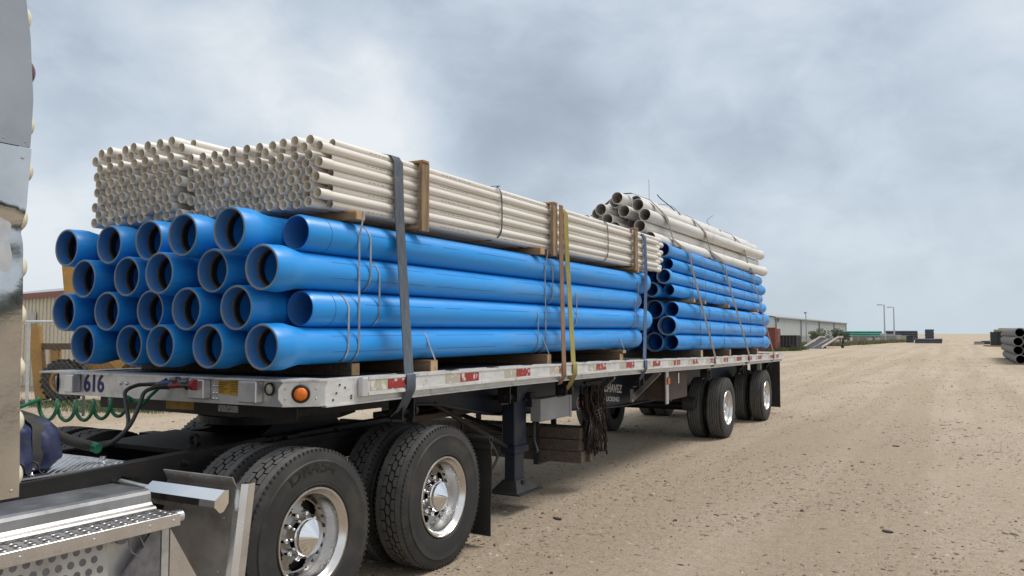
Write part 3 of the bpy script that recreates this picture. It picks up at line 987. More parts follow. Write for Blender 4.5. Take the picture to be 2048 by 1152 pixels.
# painted number
vs, fs = text_mesh('616', 0.155, 0.0008, 0.0035)
b = TB()
b.add([(-5.355 + p[0] * 0.98, 3.5975 - p[2], 1.385 + p[1] * 1.12) for p in vs], fs)
b.part('number_lettering', digit_ink)

# coupler pan under the nose
b = TB()
b.prism([(3.81, 1.2955), (3.81, 1.23), (3.86, 1.205), (4.1, 1.165), (5.6, 1.15), (5.9, 1.296)], -5.12, -4.02, 'X')
b.prism([(-5.55, 1.295), (-3.78, 1.295), (-4.02, 1.215), (-4.14, 1.19), (-5.0, 1.20), (-5.42, 1.245)], 3.80, 5.0, 'Y')
b.part('coupler_pan', black_steel)
b = TB()
b.box(-5.555, -3.62, 3.79, 3.8, 1.2, 1.297)
b.part('coupler_front', black_steel)
for (x0, x1, z0, z1, m_, nm) in ((-4.83, -4.55, 1.222, 1.28, yellow_label, 'yellow_sticker'), (-4.315, -4.13, 1.225, 1.268, white_label, 'white_sticker'), (-5.18, -5.12, 1.245, 1.275, white_label, 'white_sticker')):
    b = TB(); b.box(x0, x1, 3.787, 3.7895, z0, z1); b.part(nm, m_)

# main beams
prof = [(5.3, 1.29), (5.3, 1.17), (6.0, 1.12), (7.1, 0.93), (9.4, 0.80), (10.5, 0.755), (12.4, 0.735), (13.2, 0.80), (18.3, 0.86), (18.3, 1.16), (12.65, 1.215), (8.7, 1.275), (7.5, 1.288)]
for x in (-4.16, -5.18):
    b = TB()
    b.prism(prof, x - 0.02, x + 0.02, 'X')
    low = prof[1:9]
    for i in range(len(low) - 1):
        (ya, za), (yb, zb) = low[i], low[i + 1]
        vs = [(x - 0.09, ya, za - 0.014), (x + 0.09, ya, za - 0.014), (x + 0.09, ya, za - 0.0005), (x - 0.09, ya, za - 0.0005), (x - 0.09, yb, zb - 0.014), (x + 0.09, yb, zb - 0.014), (x + 0.09, yb, zb - 0.0005), (x - 0.09, yb, zb - 0.0005)]
        b.add(vs, [(0, 1, 2, 3), (7, 6, 5, 4), (0, 4, 5, 1), (1, 5, 6, 2), (2, 6, 7, 3), (3, 7, 4, 0)])
    b.part('main_beam', navy)
# cross members and outrigger floor
b = TB()
y = 4.3
while y < 18.2:
    z = deckz(y)
    b.box(XL + 0.04, XR - 0.035, y, y + 0.05, z - 0.15, z - 0.052)
    y += 0.45
b.part('cross_members', black_steel)
# CHAVEZ TRUCKING on the roadside beam
for s, yy, zz, wid, hgt in (('CHAVEZ', 10.33, 0.992, 0.66, 0.125), ('TRUCKING', 10.24, 0.857, 0.63, 0.07)):
    vs, fs = text_mesh(s, 1.0, 0.001, 0.025)
    mx = max(abs(p[0]) for p in vs); my = max(abs(p[1]) for p in vs)
    b = TB()
    b.add([(-4.1385 + p[2], yy + p[0] / mx * wid / 2 + 0.15 * p[1] / my * hgt / 2, zz - 0.09 * (p[0] / mx * wid / 2) + p[1] / my * hgt / 2) for p in vs], fs)
    b.part('beam_lettering', white_paint)
b = TB()
b.lathe([(0.0, 0.0005), (0.001, 0.075), (-0.001, 0.077)], o=(-4.138, 9.21, 0.885), axis='X', seg=24)
bd = b.part('round_sticker', white_paint)
b = TB(); b.lathe([(0.0, 0.0005), (0.001, 0.064), (-0.001, 0.065)], o=(-4.1365, 9.21, 0.885), axis='X', seg=24); b.part('round_sticker', digit_ink)
b = TB(); b.box(-4.136, -4.134, 9.155, 9.265, 0.86, 0.91); b.part('round_sticker', mat('orange_sticker', (0.6, 0.12, 0.05), 0.5))

# landing legs
for x, s in ((-3.92, 1), (-5.42, -1)):
    b = TB()
    b.box(x - 0.075, x + 0.075, 7.02, 7.27, 0.62, 1.285, c=0.012)
    b.box(x - 0.09, x + 0.09, 7.0, 7.29, 0.56, 0.64, c=0.01)
    b.box(x - 0.06, x + 0.06, 7.05, 7.24, 0.275, 0.56, c=0.008)
    b.box(x - 0.083, x + 0.083, 6.95, 7.34, 1.18, 1.24)
    leg = b.part('landing_leg', navy)
    b = TB()
    vs = [(x - 0.15, 6.93, 0.195), (x + 0.15, 6.93, 0.195), (x + 0.15, 7.37, 0.195), (x - 0.15, 7.37, 0.195), (x - 0.07, 7.04, 0.30), (x + 0.07, 7.04, 0.30), (x + 0.07, 7.25, 0.30), (x - 0.07, 7.25, 0.30)]
    b.add(vs, [(0, 3, 2, 1), (4, 5, 6, 7), (0, 1, 5, 4), (1, 2, 6, 5), (2, 3, 7, 6), (3, 0, 4, 7)])
    b.box(x - 0.19, x + 0.19, 6.9, 7.4, 0.18, 0.1945)
    b.cyl((x - 0.11, 7.145, 0.262), (x + 0.11, 7.145, 0.262), 0.03, seg=10)
    ft = b.part('foot', black_steel); ft.parent = leg
b = TB()
b.cyl((-3.84, 7.42, 1.06), (-3.78, 7.30, 0.66), 0.02, seg=8)
b.cyl((-3.845, 7.20, 1.08), (-3.83, 7.46, 1.06), 0.022, seg=8)
b.cyl((-3.78, 7.30, 0.66), (-3.72, 7.26, 0.56), 0.02, seg=8)
b.box(-3.9, -3.8, 7.27, 7.4, 1.0, 1.14)
b.part('crank_handle', black_steel)
b = TB()
b.cyl((-3.93, 7.02, 0.62), (-4.16, 6.05, 1.12), 0.025, seg=8)
b.cyl((-3.92, 7.15, 0.72), (-5.42, 7.15, 1.15), 0.025, seg=8)
b.cyl((-5.42, 7.15, 0.72), (-3.92, 7.15, 1.15), 0.025, seg=8)
b.part('leg_brace', black_steel)
# ratchet winches under the rail, one per strap
for y in (4.70, 6.25, 7.40, 9.5, 12.55, 14.9, 17.2):
    z = deckz(y) - 0.175
    b = TB()
    b.box(-3.53, -3.52, y - 0.07, y + 0.07, z - 0.17, z)
    b.box(-3.55, -3.43, y - 0.075, y - 0.06, z - 0.15, z - 0.001)
    b.box(-3.55, -3.43, y + 0.06, y + 0.075, z - 0.15, z - 0.001)
    b.cyl((-3.49, y - 0.11, z - 0.1), (-3.49, y + 0.12, z - 0.1), 0.028, seg=12)
    b.cyl((-3.49, y + 0.12, z - 0.1), (-3.49, y + 0.15, z - 0.1), 0.042, seg=12)
    b.part('winch', greasy)
# white document box
b = TB()
b.box(-3.82, -3.70, 7.30, 8.0, 0.855, 1.085, c=0.006)
b.box(-3.699, -3.692, 7.97, 8.02, 0.845, 1.09)
sb = b.part('document_box', mat('white_box_paint', (0.33, 0.34, 0.36), 0.45, col2=(0.27, 0.28, 0.3), scale=3, dirt=(0.24, 0.22, 0.2), dscale=6, damt=0.5))
# diagonal braces
b = TB()
for (p, q) in (((-4.12, 9.74, 0.985), (-3.46, 8.68, 1.262)), ((-4.05, 10.834, 0.829), (-3.46, 10.26, 1.243))):
    p = Vector(p); q = Vector(q); d = (q - p).normalized()
    b.ribbon([p, q], 0.075, 0.012, wdir=(0.2, -0.4, 1))
b.box(-4.05, -4.02, 10.745, 10.80, 0.784, 0.965)
b.part('diagonal_brace', alu)
# rusty side box with amber lamp post
b = TB()
b.box(-3.95, -3.60, 11.06, 11.95, 0.80, 1.205, c=0.008)
bx = b.part('side_box', rust_panel)
b = TB(); b.box(-3.596, -3.59, 11.48, 11.53, 1.02, 1.17); hd = b.part('handle', alu_bright); hd.parent = bx
b = TB(); b.box(-3.61, -3.585, 10.93, 11.03, 0.76, 1.225, c=0.004); ps = b.part('lamp_post', alu)
b = TB(); b.box(-3.584, -3.56, 10.935, 11.025, 1.03, 1.13, c=0.01); ln = b.part('amber_lamp', amber); ln.parent = ps
# air tank, air bags, axle housings
b = TB()
b.cyl((-4.9, 12.25, 0.80), (-3.95, 12.25, 0.80), 0.12, seg=18)
b.cyl((-3.95, 12.95, 0.62), (-3.78, 12.95, 0.60), 0.13, 0.11, seg=18)
b.tube(smooth_path([(-4.6, 10.6, 0.74), (-4.5, 11.2, 0.66), (-4.5, 11.8, 0.70), (-4.4, 12.6, 0.64)]), 0.015, 6)
b.part('air_tank', black_steel)
for y in (13.70, 16.80):
    b = TB()
    b.cyl((-5.7, y, 0.5), (-3.65, y, 0.5), 0.075, seg=14)
    b.box(-4.3, -4.05, y - 0.5, y + 0.35, 0.60, 0.72, c=0.01)
    b.box(-5.3, -5.05, y - 0.5, y + 0.35, 0.60, 0.72, c=0.01)
    b.cyl((-4.18, y + 0.3, 0.6), (-4.18, y + 0.3, 0.85), 0.13, seg=14)
    b.cyl((-5.18, y + 0.3, 0.6), (-5.18, y + 0.3, 0.85), 0.13, seg=14)
    b.box(-4.24, -4.06, y - 0.55, y - 0.4, 0.6, 0.82)
    b.box(-5.27, -5.09, y - 0.55, y - 0.4, 0.6, 0.82)
    b.part('axle', greasy)
# rear bumper and mud flaps
b = TB()
b.box(XL + 0.02, XR - 0.02, 18.30, 18.36, 1.16, deckz(18.3) - 0.004)
b.box(XL + 0.3, XR - 0.3, 18.38, 18.44, 0.55, 0.65)
for x in (-3.9, -5.45):
    b.box(x - 0.04, x + 0.04, 18.31, 18.37, 0.65, 1.158)
b.part('rear_bumper', alu_white)
fl = mat('black_mud_flap', (0.02, 0.02, 0.02), 0.75, dirt=(0.06, 0.055, 0.05), dscale=4, damt=0.6)
for x in (-3.80, -5.55):
    b = TB()
    rows = []
    nx, nz = 5, 8
    for j in range(nz + 1):
        for i in range(nx + 1):
            w_ = 0.03 * math.sin(3 * j / nz + i * 0.7) * (1 - j / nz)
            rows.append((x - 0.32 + 0.64 * i / nx, 18.46 + w_, 0.13 + (1.02) * j / nz))
    m_ = len(rows)
    vs = rows + [(p[0], p[1] + 0.008, p[2]) for p in rows]
    fs = []
    for j in range(nz):
        for i in range(nx):
            a = j * (nx + 1) + i
            fs += [(a, a + 1, a + nx + 2, a + nx + 1), (m_ + a, m_ + a + nx + 1, m_ + a + nx + 2, m_ + a + 1)]
    b.add(vs, fs)
    b.part('mud_flap', fl)


# ------------------------------------------------------------------ wheels
def tyre_mesh(R, W, drive, rim_r=0.292):
    """Tyre round the X axis, outer face at +X = W/2."""
    b = MB(); h = W / 2
    if drive:
        rg = R - 0.016
        prof = [(h - 0.03, rim_r), (h - 0.012, rim_r + 0.016), (h - 0.005, rim_r + 0.022), (h - 0.006, rim_r + 0.03), (h - 0.004, rim_r + 0.034), (h - 0.004, rim_r + 0.04), (h - 0.001, rim_r + 0.07), (h, rim_r + 0.11), (h - 0.003, R - 0.085), (h - 0.001, R - 0.080), (h - 0.001, R - 0.072), (h - 0.008, R - 0.066), (h - 0.014, R - 0.03), (h - 0.022, R - 0.008), (h - 0.032, R)]
        sh = 0.043
        prof2 = [(h - 0.032 - sh, R + 0.001), (h - 0.032 - sh - 0.003, rg)]
        half = prof + prof2
        full = half + [(-a, r) for a, r in reversed(half)]
        mis = []
        for i in range(len(full) - 1):
            a = (abs(full[i][0]) + abs(full[i + 1][0])) / 2; r = (full[i][1] + full[i + 1][1]) / 2
            mis.append(2 if r < R - 0.005 and a < h - 0.06 else (1 if r > R - 0.003 else 0))
        b.lathe(full, axis='X', seg=84, mis=mis)
        w_in = 2 * (h - 0.032 - sh)
        n = 42; step = 2 * PI / n; ring = [-w_in / 3, 0.0, w_in / 3]
        bw = w_in / 3 * 0.5; L = step * R
        gp = 0.0042
        rr = random.Random(2)
        for ri, wx in enumerate(ring):
            for k in range(n):
                a0 = (k + (0.5 if ri == 1 else 0.0)) * step
                # pointed hexagon; the outer rows have a flatter outer side
                if ri == 1:
                    poly = [(-bw * 1.18 + gp, 0), (-bw * 0.62, -L / 2 + gp * 1.4), (bw * 0.62, -L / 2 + gp * 1.4), (bw * 1.18 - gp, 0), (bw * 0.62, L / 2 - gp * 1.4), (-bw * 0.62, L / 2 - gp * 1.4)]
                else:
                    s = 1 if ri == 2 else -1
                    poly = [(-s * bw * 1.15 + s * gp, 0), (-s * bw * 0.55, -L / 2 + gp), (s * bw * 0.9, -L / 2 + gp * 1.2), (s * (bw - gp), 0), (s * bw * 0.9, L / 2 - gp * 1.2), (-s * bw * 0.55, L / 2 - gp)]
                vs = []
                for rad in (R + 0.0015, rg - 0.002):
                    for (px, ps) in poly:
                        aa = a0 + ps / R + (0.012 if px > 0 else -0.012) * (ri == 1)
                        vs.append((wx + px, rad * math.cos(aa), rad * math.sin(aa)))
                b.add(vs, [tuple(range(6))], 1)
                b.add(vs, [(i, (i + 1) % 6, 6 + (i + 1) % 6, 6 + i) for i in range(6)], 2)
        for k in range(90):                                # shoulder notches
            a0 = 2 * PI * k / 90
            for s in (1, -1):
                M = Matrix.Rotation(a0, 4, 'X')
                b.box(s * (h - 0.034), s * (h - 0.016), R - 0.016, R - 0.001, -0.006, 0.006, 0, M=M)
    else:
        prof = [(h - 0.03, rim_r), (h - 0.012, rim_r + 0.02), (h - 0.002, rim_r + 0.06), (h, rim_r + 0.11), (h - 0.006, R - 0.05), (h - 0.012, R - 0.022), (h - 0.024, R - 0.004)]
        half = list(prof); mis_h = [0] * len(prof)
        edges = [0.105, 0.063, 0.0625, 0.021]
        half.append((h - 0.045, R))
        x = h - 0.045
        ribs = 5; gw = 0.007; tw = (2 * x - 4 * gw) / 5
        full = list(half)
        for k in range(5):
            full.append((x - tw, R + 0.001))
            if k < 4:
                full += [(x - tw - 0.001, R - 0.013), (x - tw - gw + 0.001, R - 0.013), (x - tw - gw, R + 0.001)]
            x -= tw + gw
        full += [(-a, r) for a, r in reversed(half)]
        mis = [2 if (full[i][1] + full[i + 1][1]) / 2 < R - 0.003 and abs(full[i][0]) < h - 0.04 and abs(full[i + 1][0]) < h - 0.04 else (1 if (full[i][1] + full[i + 1][1]) / 2 > R - 0.002 else 0) for i in range(len(full) - 1)]
        b.lathe(full, axis='X', seg=72, mis=mis)
    return b.mesh('tyre', [rubber, tread_top, groove_m], angle=28)


def rim_mesh(W, rr, dish, mats, handholes=5, nuts=True, drive=True):
    """Outer dual wheel: bright lip, deep barrel, pierced disc."""
    b = MB(); h = W / 2
    b.lathe([(h - 0.03, rr + 0.004), (h - 0.014, rr + 0.010), (h - 0.006, rr + 0.006), (h - 0.006, rr - 0.004), (h - 0.016, rr - 0.012), (h - 0.03, rr - 0.016), (h - 0.045, rr - 0.034), (h - 0.09, rr - 0.040),
             (h - 0.11, rr - 0.055), (h - dish + 0.02, rr - 0.060), (h - dish, rr - 0.07)], axis='X', seg=72)
    # disc with hand holes
    r0, r1 = 0.075, rr - 0.07
    rings = [r1, r1 - 0.008, r1 - 0.018, r1 - 0.034, r1 - 0.054, r1 - 0.068, 0.12, r0]
    S = 120
    xs = [h - dish, h - dish - 0.004, h - dish - 0.004, h - dish - 0.002, h - dish + 0.002, h - dish + 0.006, h - dish + 0.012, h - dish + 0.014]
    vs = [(xs[i], r * math.cos(2 * PI * k / S), r * math.sin(2 * PI * k / S)) for i, r in enumerate(rings) for k in range(S)]
    fs = []
    per = S // handholes
    for i in range(len(rings) - 1):
        for k in range(S):
            kk = k % per - per / 2 + 0.5
            lim = {1: 5.5, 2: 7.5, 3: 8.0, 4: 6.0}.get(i, 0)
            if abs(kk) < lim:
                continue
            fs.append((i * S + k, i * S + (k + 1) % S, (i + 1) * S + (k + 1) % S, (i + 1) * S + k))
    b.add(vs, fs, 3, True)
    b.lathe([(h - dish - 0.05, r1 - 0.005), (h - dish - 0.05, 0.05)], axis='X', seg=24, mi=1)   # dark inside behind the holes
    if nuts:
        for k in range(10):
            a = 2 * PI * (k + 0.5) / 10
            y, z = 0.133 * math.cos(a), 0.133 * math.sin(a)
            b.cyl((h - dish + 0.004, y, z), (h - dish + 0.038, y, z), 0.017, 0.016, seg=10, mi=2)
            b.sphere((h - dish + 0.038, y, z), 0.016, 10, 6, 2)
    return b.mesh('rim', mats, angle=40)


def cone_cap_mesh(W, dish):
    b = MB(); h = W / 2
    b.lathe([(h - dish + 0.01, 0.112), (h - dish + 0.085, 0.112), (h - dish + 0.09, 0.109), (h - dish + 0.092, 0.104), (h - dish + 0.112, 0.104), (h - dish + 0.115, 0.1), (h - dish + 0.172, 0.0006)], axis='X', seg=48)
    return b.mesh('hub_cap', [chrome], angle=20)


def plain_hub_mesh(W, dish):
    b = MB(); h = W / 2
    b.lathe([(h - dish + 0.01, 0.08), (h - dish + 0.09, 0.078), (h - dish + 0.1, 0.06), (h - dish + 0.105, 0.0006)], axis='X', seg=24)
    return b.mesh('hub_cap', [chrome], angle=30)


WD = 0.275
disc_m = mat('dusty_wheel_disc', (0.42, 0.40, 0.38), 0.3, 0.9, col2=(0.3, 0.285, 0.27), scale=9, dirt=(0.16, 0.14, 0.12), dscale=8, damt=0.7)
ty_d = tyre_mesh(0.525, WD, True)
ty_t = tyre_mesh(0.503, 0.27, False, 0.283)
rim_d = rim_mesh(WD, 0.290, 0.150, [wheel_alu, groove_m, chrome, disc_m])
rim_t = rim_mesh(0.27, 0.281, 0.145, [mat('grey_wheel_alloy', (0.68, 0.68, 0.68), 0.3, 0.9, col2=(0.55, 0.55, 0.55), scale=7, dirt=(0.35, 0.32, 0.28), dscale=6, damt=0.6), groove_m, grey_cast, disc_m])
cap_d = cone_cap_mesh(WD, 0.150)
cap_t = plain_hub_mesh(0.27, 0.145)


def dual(parent, x_face, yc, R, W, ty, rim, cap, side, gap=0.035, turn=0.0):
    """A pair of wheels; side +1 faces the roadside."""
    po = Vector(parent.location)
    for k in range(2):
        xc = x_face - side * (W / 2 + k * (W + gap))
        w = bpy.data.objects.new('wheel', rim); COL.objects.link(w)
        w.parent = parent
        w.location = Vector((xc, yc, R - 0.004)) - po
        w.rotation_euler = (turn + 0.6 * k, 0, 0 if side > 0 else PI)
        inst('tyre', ty, parent=w)
        if k == 0:
            inst('hub_cap', cap, parent=w)


for y in (13.70, 16.80):
    dual(tr, -3.42, y, 0.503, 0.27, ty_t, rim_t, cap_t, 1, 0.05, 0.3)
    dual(tr, -6.02, y, 0.503, 0.27, ty_t, rim_t, cap_t, -1, 0.05, 0.9)

# ------------------------------------------------------------------ tractor unit
tk = thing('semi_truck', 'semi truck tractor with polished steel sleeper wall, aluminium steps and eight hex-tread drive tyres', 'truck', (-4.66, 3.0, 0))
KO = Vector(tk.location)


class KB(MB):
    def part(self, name, mats, parent=None, angle=35):
        self.v = [tuple(Vector(p) - KO) for p in self.v]
        return self.build(name, mats, parent or tk, angle)


# sleeper wall: a slightly dented sheet in two panels
def sheet(y0, edge, z0, z1, x, dents, th=0.012, nz=44, ny=26):
    b = KB(); vs = []
    for j in range(nz + 1):
        z = z0 + (z1 - z0) * j / nz
        for i in range(ny + 1):
            y = y0 + (edge(z) - y0) * (1 - (1 - i / ny) ** 1.6)
            d = 0.004 * math.sin(z * 4.1 + y * 2.2) + 0.0025 * math.sin(z * 9.3 - y * 5.1)
            for (dy, dz, ry, rz, a) in dents:
                d -= a * math.exp(-((y - dy) / ry) ** 2 - ((z - dz) / rz) ** 2)
            vs.append((x + d, y, z))
    n = len(vs)
    vs += [(p[0] - th, p[1], p[2]) for p in vs]
    fs = []
    w = ny + 1
    for j in range(nz):
        for i in range(ny):
            a = j * w + i
            fs += [(a, a + 1, a + w + 1, a + w), (n + a, n + a + w, n + a + w + 1, n + a + 1)]
    for j in range(nz):
        a = j * w + ny; fs.append((a, n + a, n + a + w, a + w))
        a = j * w; fs.append((a, a + w, n + a + w, n + a))
    for i in range(ny):
        fs.append((i, n + i, n + i + 1, i + 1)); a = nz * w + i; fs.append((a, a + 1, n + a + 1, n + a))
    b.add(vs, fs, 0, True)
    return b


EDGE_U = [(2.5, 1.907), (2.7, 1.915), (2.95, 1.90), (3.2, 1.86), (3.6, 1.74)]
b = sheet(-1.3, lambda z: interp(EDGE_U, z), 2.495, 3.6, -3.300, [])
for y in (1.80, 1.885):
    b.sphere((-3.297, y, 2.515), 0.006, 8, 5)
b.part('sleeper_panel', mat('grey_painted_panel', (0.36, 0.375, 0.40), 0.32, 0.6, col2=(0.31, 0.325, 0.35), scale=2, dirt=(0.22, 0.22, 0.22), dscale=4, damt=0.4))
EDGE_L = [(1.09, 1.912), (1.8, 1.905), (2.1, 1.898), (2.16, 1.885), (2.25, 1.905), (2.49, 1.915)]
b = sheet(-1.3, lambda z: interp(EDGE_L, z), 1.09, 2.492, -3.304, [(1.80, 2.17, 0.06, 0.05, 0.014), (1.86, 2.24, 0.05, 0.035, -0.008), (1.83, 2.03, 0.045, 0.09, 0.012)])
for y, z in ((1.88, 1.12), (1.5, 1.12), (1.2, 1.12), (1.88, 2.45)):
    b.sphere((-3.298, y, z), 0.007, 8, 5)
b.part('sleeper_panel', stainless)
b = KB()
b.box(-5.98, -3.33, -1.3, 1.80, 1.09, 3.62, c=0.05)
b.box(-5.9, -3.4, -1.25, 1.7, 0.95, 1.088)
b.part('sleeper_body', mat('dark_sleeper_paint', (0.05, 0.05, 0.055), 0.4, 0.2))
b = KB()
b.box(-6.02, -5.985, -1.3, 1.9, 1.09, 3.6)
b.part('sleeper_panel', stainless)
# round lamps along the rear edge
for z, m_ in ((3.04, cream_lens), (2.82, maroon_lens), (2.60, cream_lens), (2.41, cream_lens), (2.21, cream_lens), (2.01, cream_lens), (1.815, cream_lens), (1.60, cream_lens), (1.385, cream_lens), (1.17, cream_lens)):
    yb = interp(EDGE_L + EDGE_U, z) + 0.003
    b = KB()
    b.lathe([(-0.03, 0.058), (0.0, 0.058), (0.002, 0.0575)], o=(-3.375, yb, z), seg=24, mi=1)
    b.lathe([(0.002, 0.058), (0.02, 0.052), (0.033, 0.038), (0.04, 0.02), (0.042, 0.0006)], o=(-3.375, yb, z), seg=24)
    b.part('marker_lamp', [m_, grey_cast])
b = KB()
b.box(-3.43, -3.312, 1.80, 1.872, 1.09, 3.3)
b.part('rear_flange', alu)
# white fairing strip with yellow edge behind the sleeper
b = KB()
b.prism([(2.05, 1.16), (2.3, 1.16), (2.3, 1.36), (2.22, 1.42), (2.2, 1.62), (2.05, 1.62)], -4.3, -4.28, 'X')
b.part('white_fairing', white_paint)
b = KB()
b.box(-4.30, -4.255, 2.335, 2.37, 1.36, 1.62)
b.part('yellow_edge', mat('safety_yellow', (0.6, 0.45, 0.02), 0.5, dirt=(0.12, 0.1, 0.03), dscale=18, damt=0.7))

# frame rails
for x, s in ((-4.19, 1), (-5.13, -1)):
    b = KB()
    p = [(-1.0, 0.955), (2.4, 0.977), (3.5, 1.008), (5.0, 1.035), (5.7, 1.04), (5.72, 0.90), (5.5, 0.80), (3.3, 0.745), (2.4, 0.715), (-1.0, 0.70)]
    b.prism(p, x - s * 0.012, x, 'X')
    top = p[:5]
    for (ya, za), (yb, zb) in zip(top, top[1:]):
        x0, x1 = x - s * 0.10, x - s * 0.0125
        vs = [(x0, ya, za - 0.014), (x1, ya, za - 0.014), (x1, ya, za), (x0, ya, za), (x0, yb, zb - 0.014), (x1, yb, zb - 0.014), (x1, yb, zb), (x0, yb, zb)]
        b.add(vs, [(0, 1, 2, 3), (7, 6, 5, 4), (0, 4, 5, 1), (1, 5, 6, 2), (2, 6, 7, 3), (3, 7, 4, 0)])
    if s > 0:
        for (y, z) in ((2.95, 0.90), (3.05, 0.84), (3.42, 0.95), (3.66, 0.96), (4.1, 0.95), (4.16, 0.99), (4.22, 0.92), (4.36, 0.96), (4.8, 1.0), (2.6, 0.86)):
            b.cyl((x + 0.0005, y, z), (x + 0.02, y, z), 0.022, 0.018, seg=10)
            b.cyl((x + 0.02, y, z), (x + 0.045, y, z), 0.012, seg=8)
    b.part('frame_rail', frame_rail_m)
b = KB()
for y in (2.2, 3.15, 4.42, 5.5):
    b.box(-5.11, -4.21, y, y + 0.1, 0.75, 0.94)
b.cyl((-4.66, -1, 0.72), (-4.66, 3.7, 0.62), 0.05, seg=12)
b.part('cross_members', black_steel)
# catwalk plate with raised lozenges
b = KB()
b.box(-5.1, -4.235, 1.6, 3.10, 0.985, 0.995)
px = 0
y = 1.63
while y < 3.07:
    x = -5.07 + (0.022 if px % 2 else 0)
    while x < -4.26:
        s = 0.018
        b.add([(x - s, y, 0.9952), (x, y - 0.007, 0.9952), (x + s, y, 0.9952), (x, y + 0.007, 0.9952), (x, y, 1.0005)], [(0, 1, 4), (1, 2, 4), (2, 3, 4), (3, 0, 4)])
        x += 0.045
    y += 0.0215; px += 1
for (x, y) in ((-4.33, 2.98), (-4.30, 2.55), (-4.34, 2.3)):
    b.cyl((x, y, 0.996), (x, y, 1.025), 0.008, seg=8); b.cyl((x, y, 1.025), (x, y, 1.035), 0.016, seg=8)
b.part('catwalk_plate', alu_bright)

# side step box
b = KB()
sec = [(-3.86, 0.955), (-3.85, 0.968), (-3.575, 0.968), (-3.556, 0.960), (-3.548, 0.945), (-3.542, 0.905), (-3.53, 0.893), (-3.51, 0.887), (-3.50, 0.878), (-3.50, 0.868), (-3.53, 0.868), (-3.56, 0.89), (-3.57, 0.945), (-3.86, 0.945)]
b.prism(sec, 0.6, 2.705, 'Y')
b.part('step_ledge', worn_alu)
b = KB()
tz = lambda y: 0.868 + (y - 1.93) * 0.01
b.box(-3.53, -3.352, 0.6, 2.722, 0.862, 0.8665)
y = 0.65; k = 0
while y < 2.70:
    for j, x in enumerate((-3.395, -3.44, -3.485)):
        yy = y + 0.008 * j
        M = Matrix.Translation((x, yy, 0.8668)) @ Matrix.Diagonal((1.0, 1.0, 1, 1))
        b.lathe([(0.0, 0.0185), (0.0028, 0.0165), (0.003, 0.0145), (0.0008, 0.0138)], axis='Z', seg=12, M=M)
        b.lathe([(0.0008, 0.0138), (0.0008, 0.0003)], axis='Z', seg=12, mi=1, M=M)
    y += 0.06; k += 1
b.part('step_tread', [worn_alu, groove_m])
b = KB()
b.box(-3.3515, -3.345, 0.6, 2.722, 0.808, 0.868, c=0.002)
for y in (0.9, 1.15, 1.4, 1.65, 1.95, 2.27, 2.55, 2.68):
    b.sphere((-3.344, y, 0.84), 0.006, 8, 5)
b.part('step_edge', alu_bright)
b = KB()
b.box(-3.75, -3.44, 0.6, 2.66, 0.40, 0.86)
b.box(-3.75, -3.40, 2.6605, 2.70, 0.30, 0.862)
b.part('step_box', alu)
# perforated kick plate
b = KB()
M = Matrix.Translation((-3.437, 0, 0.70)) @ Matrix.Rotation(math.radians(-4), 4, 'Y')
b.box(-0.003, 0.003, 0.6, 2.40, -0.20, 0.1, M=M)
y = 0.63; k = 0
while y < 2.38:
    for j in range(6):
        z = -0.175 + j * 0.05
        yy = y + (0.0275 if j % 2 else 0)
        if yy < 2.38:
            b.lathe([(0.0032, 0.017), (0.0036, 0.0165), (0.0036, 0.0003)], axis='X', seg=12, mi=1, M=M @ Matrix.Translation((0, yy, z)))
    y += 0.055; k += 1
b.part('kick_plate', [kick_m, grey_cast])
b = KB()
b.prism([(2.44, 0.62), (2.64, 0.86), (2.64, 0.45)], -3.40, -3.385, 'X')
b.cyl((-3.42, 2.45, 0.80), (-3.40, 2.45, 0.80), 0.03, seg=14)
b.tube([(-3.40, 2.50, 0.80), (-3.385, 2.53, 0.79), (-3.38, 2.55, 0.74), (-3.385, 2.52, 0.70), (-3.395, 2.49, 0.73), (-3.40, 2.48, 0.79)], 0.005, 6)
b.part('latch', grey_cast)
b = KB()
b.cyl((-3.40, 2.72, 0.84), (-3.40, 2.765, 0.84), 0.032, seg=16)
b.prism([(2.705, 0.79), (2.705, 0.30), (3.0, 0.30)], -3.402, -3.396, 'X')
b.part('step_tube', alu_bright)
b = KB()
b.cyl((-3.39, 0.6, 0.80), (-3.39, 1.75, 0.80), 0.045, seg=20)
b.part('step_tube', alu_bright)

# quarter fender in front of the drive wheels
b = KB()
xf0, xf1, yf = -3.895, -3.355, 3.075
b.box(xf0, xf1, yf, yf + 0.006, 0.18, 0.93)
# top flange leaning forward
b.add([(xf0, yf, 0.93), (xf1, yf, 0.93), (xf1 + 0.0, yf - 0.03, 0.985), (xf0, yf - 0.03, 0.985), (xf0, yf + 0.006, 0.93), (xf1, yf + 0.006, 0.93), (xf1, yf - 0.022, 0.988), (xf0, yf - 0.022, 0.988)],
      [(0, 1, 2, 3), (7, 6, 5, 4), (2, 6, 7, 3), (1, 5, 6, 2), (0, 3, 7, 4)])
for x in (-3.8, -3.68, -3.56, -3.44):
    b.sphere((x, yf - 0.022, 0.966), 0.007, 8, 5)
for (x, z) in ((-3.6, 0.80), (-3.42, 0.77), (-3.42, 0.5), (-3.62, 0.45)):
    b.sphere((x, yf - 0.001, z), 0.009, 8, 5)
b.v = [(q[0], q[1] - 0.13 * (0.93 - q[2]) if q[2] < 0.93 else q[1], q[2]) for q in b.v]
fd = b.part('quarter_fender', fender_steel)
b = KB()
sec = [(xf1 + 0.001, yf - 0.004), (xf1 + 0.03, yf + 0.004), (xf1 + 0.055, yf + 0.03), (xf1 + 0.062, yf + 0.07), (xf1 + 0.056, yf + 0.07), (xf1 + 0.048, yf + 0.034), (xf1 + 0.027, yf + 0.011), (xf1 + 0.001, yf + 0.004)]
b.prism(sec, 0.18, 0.95, 'Z')
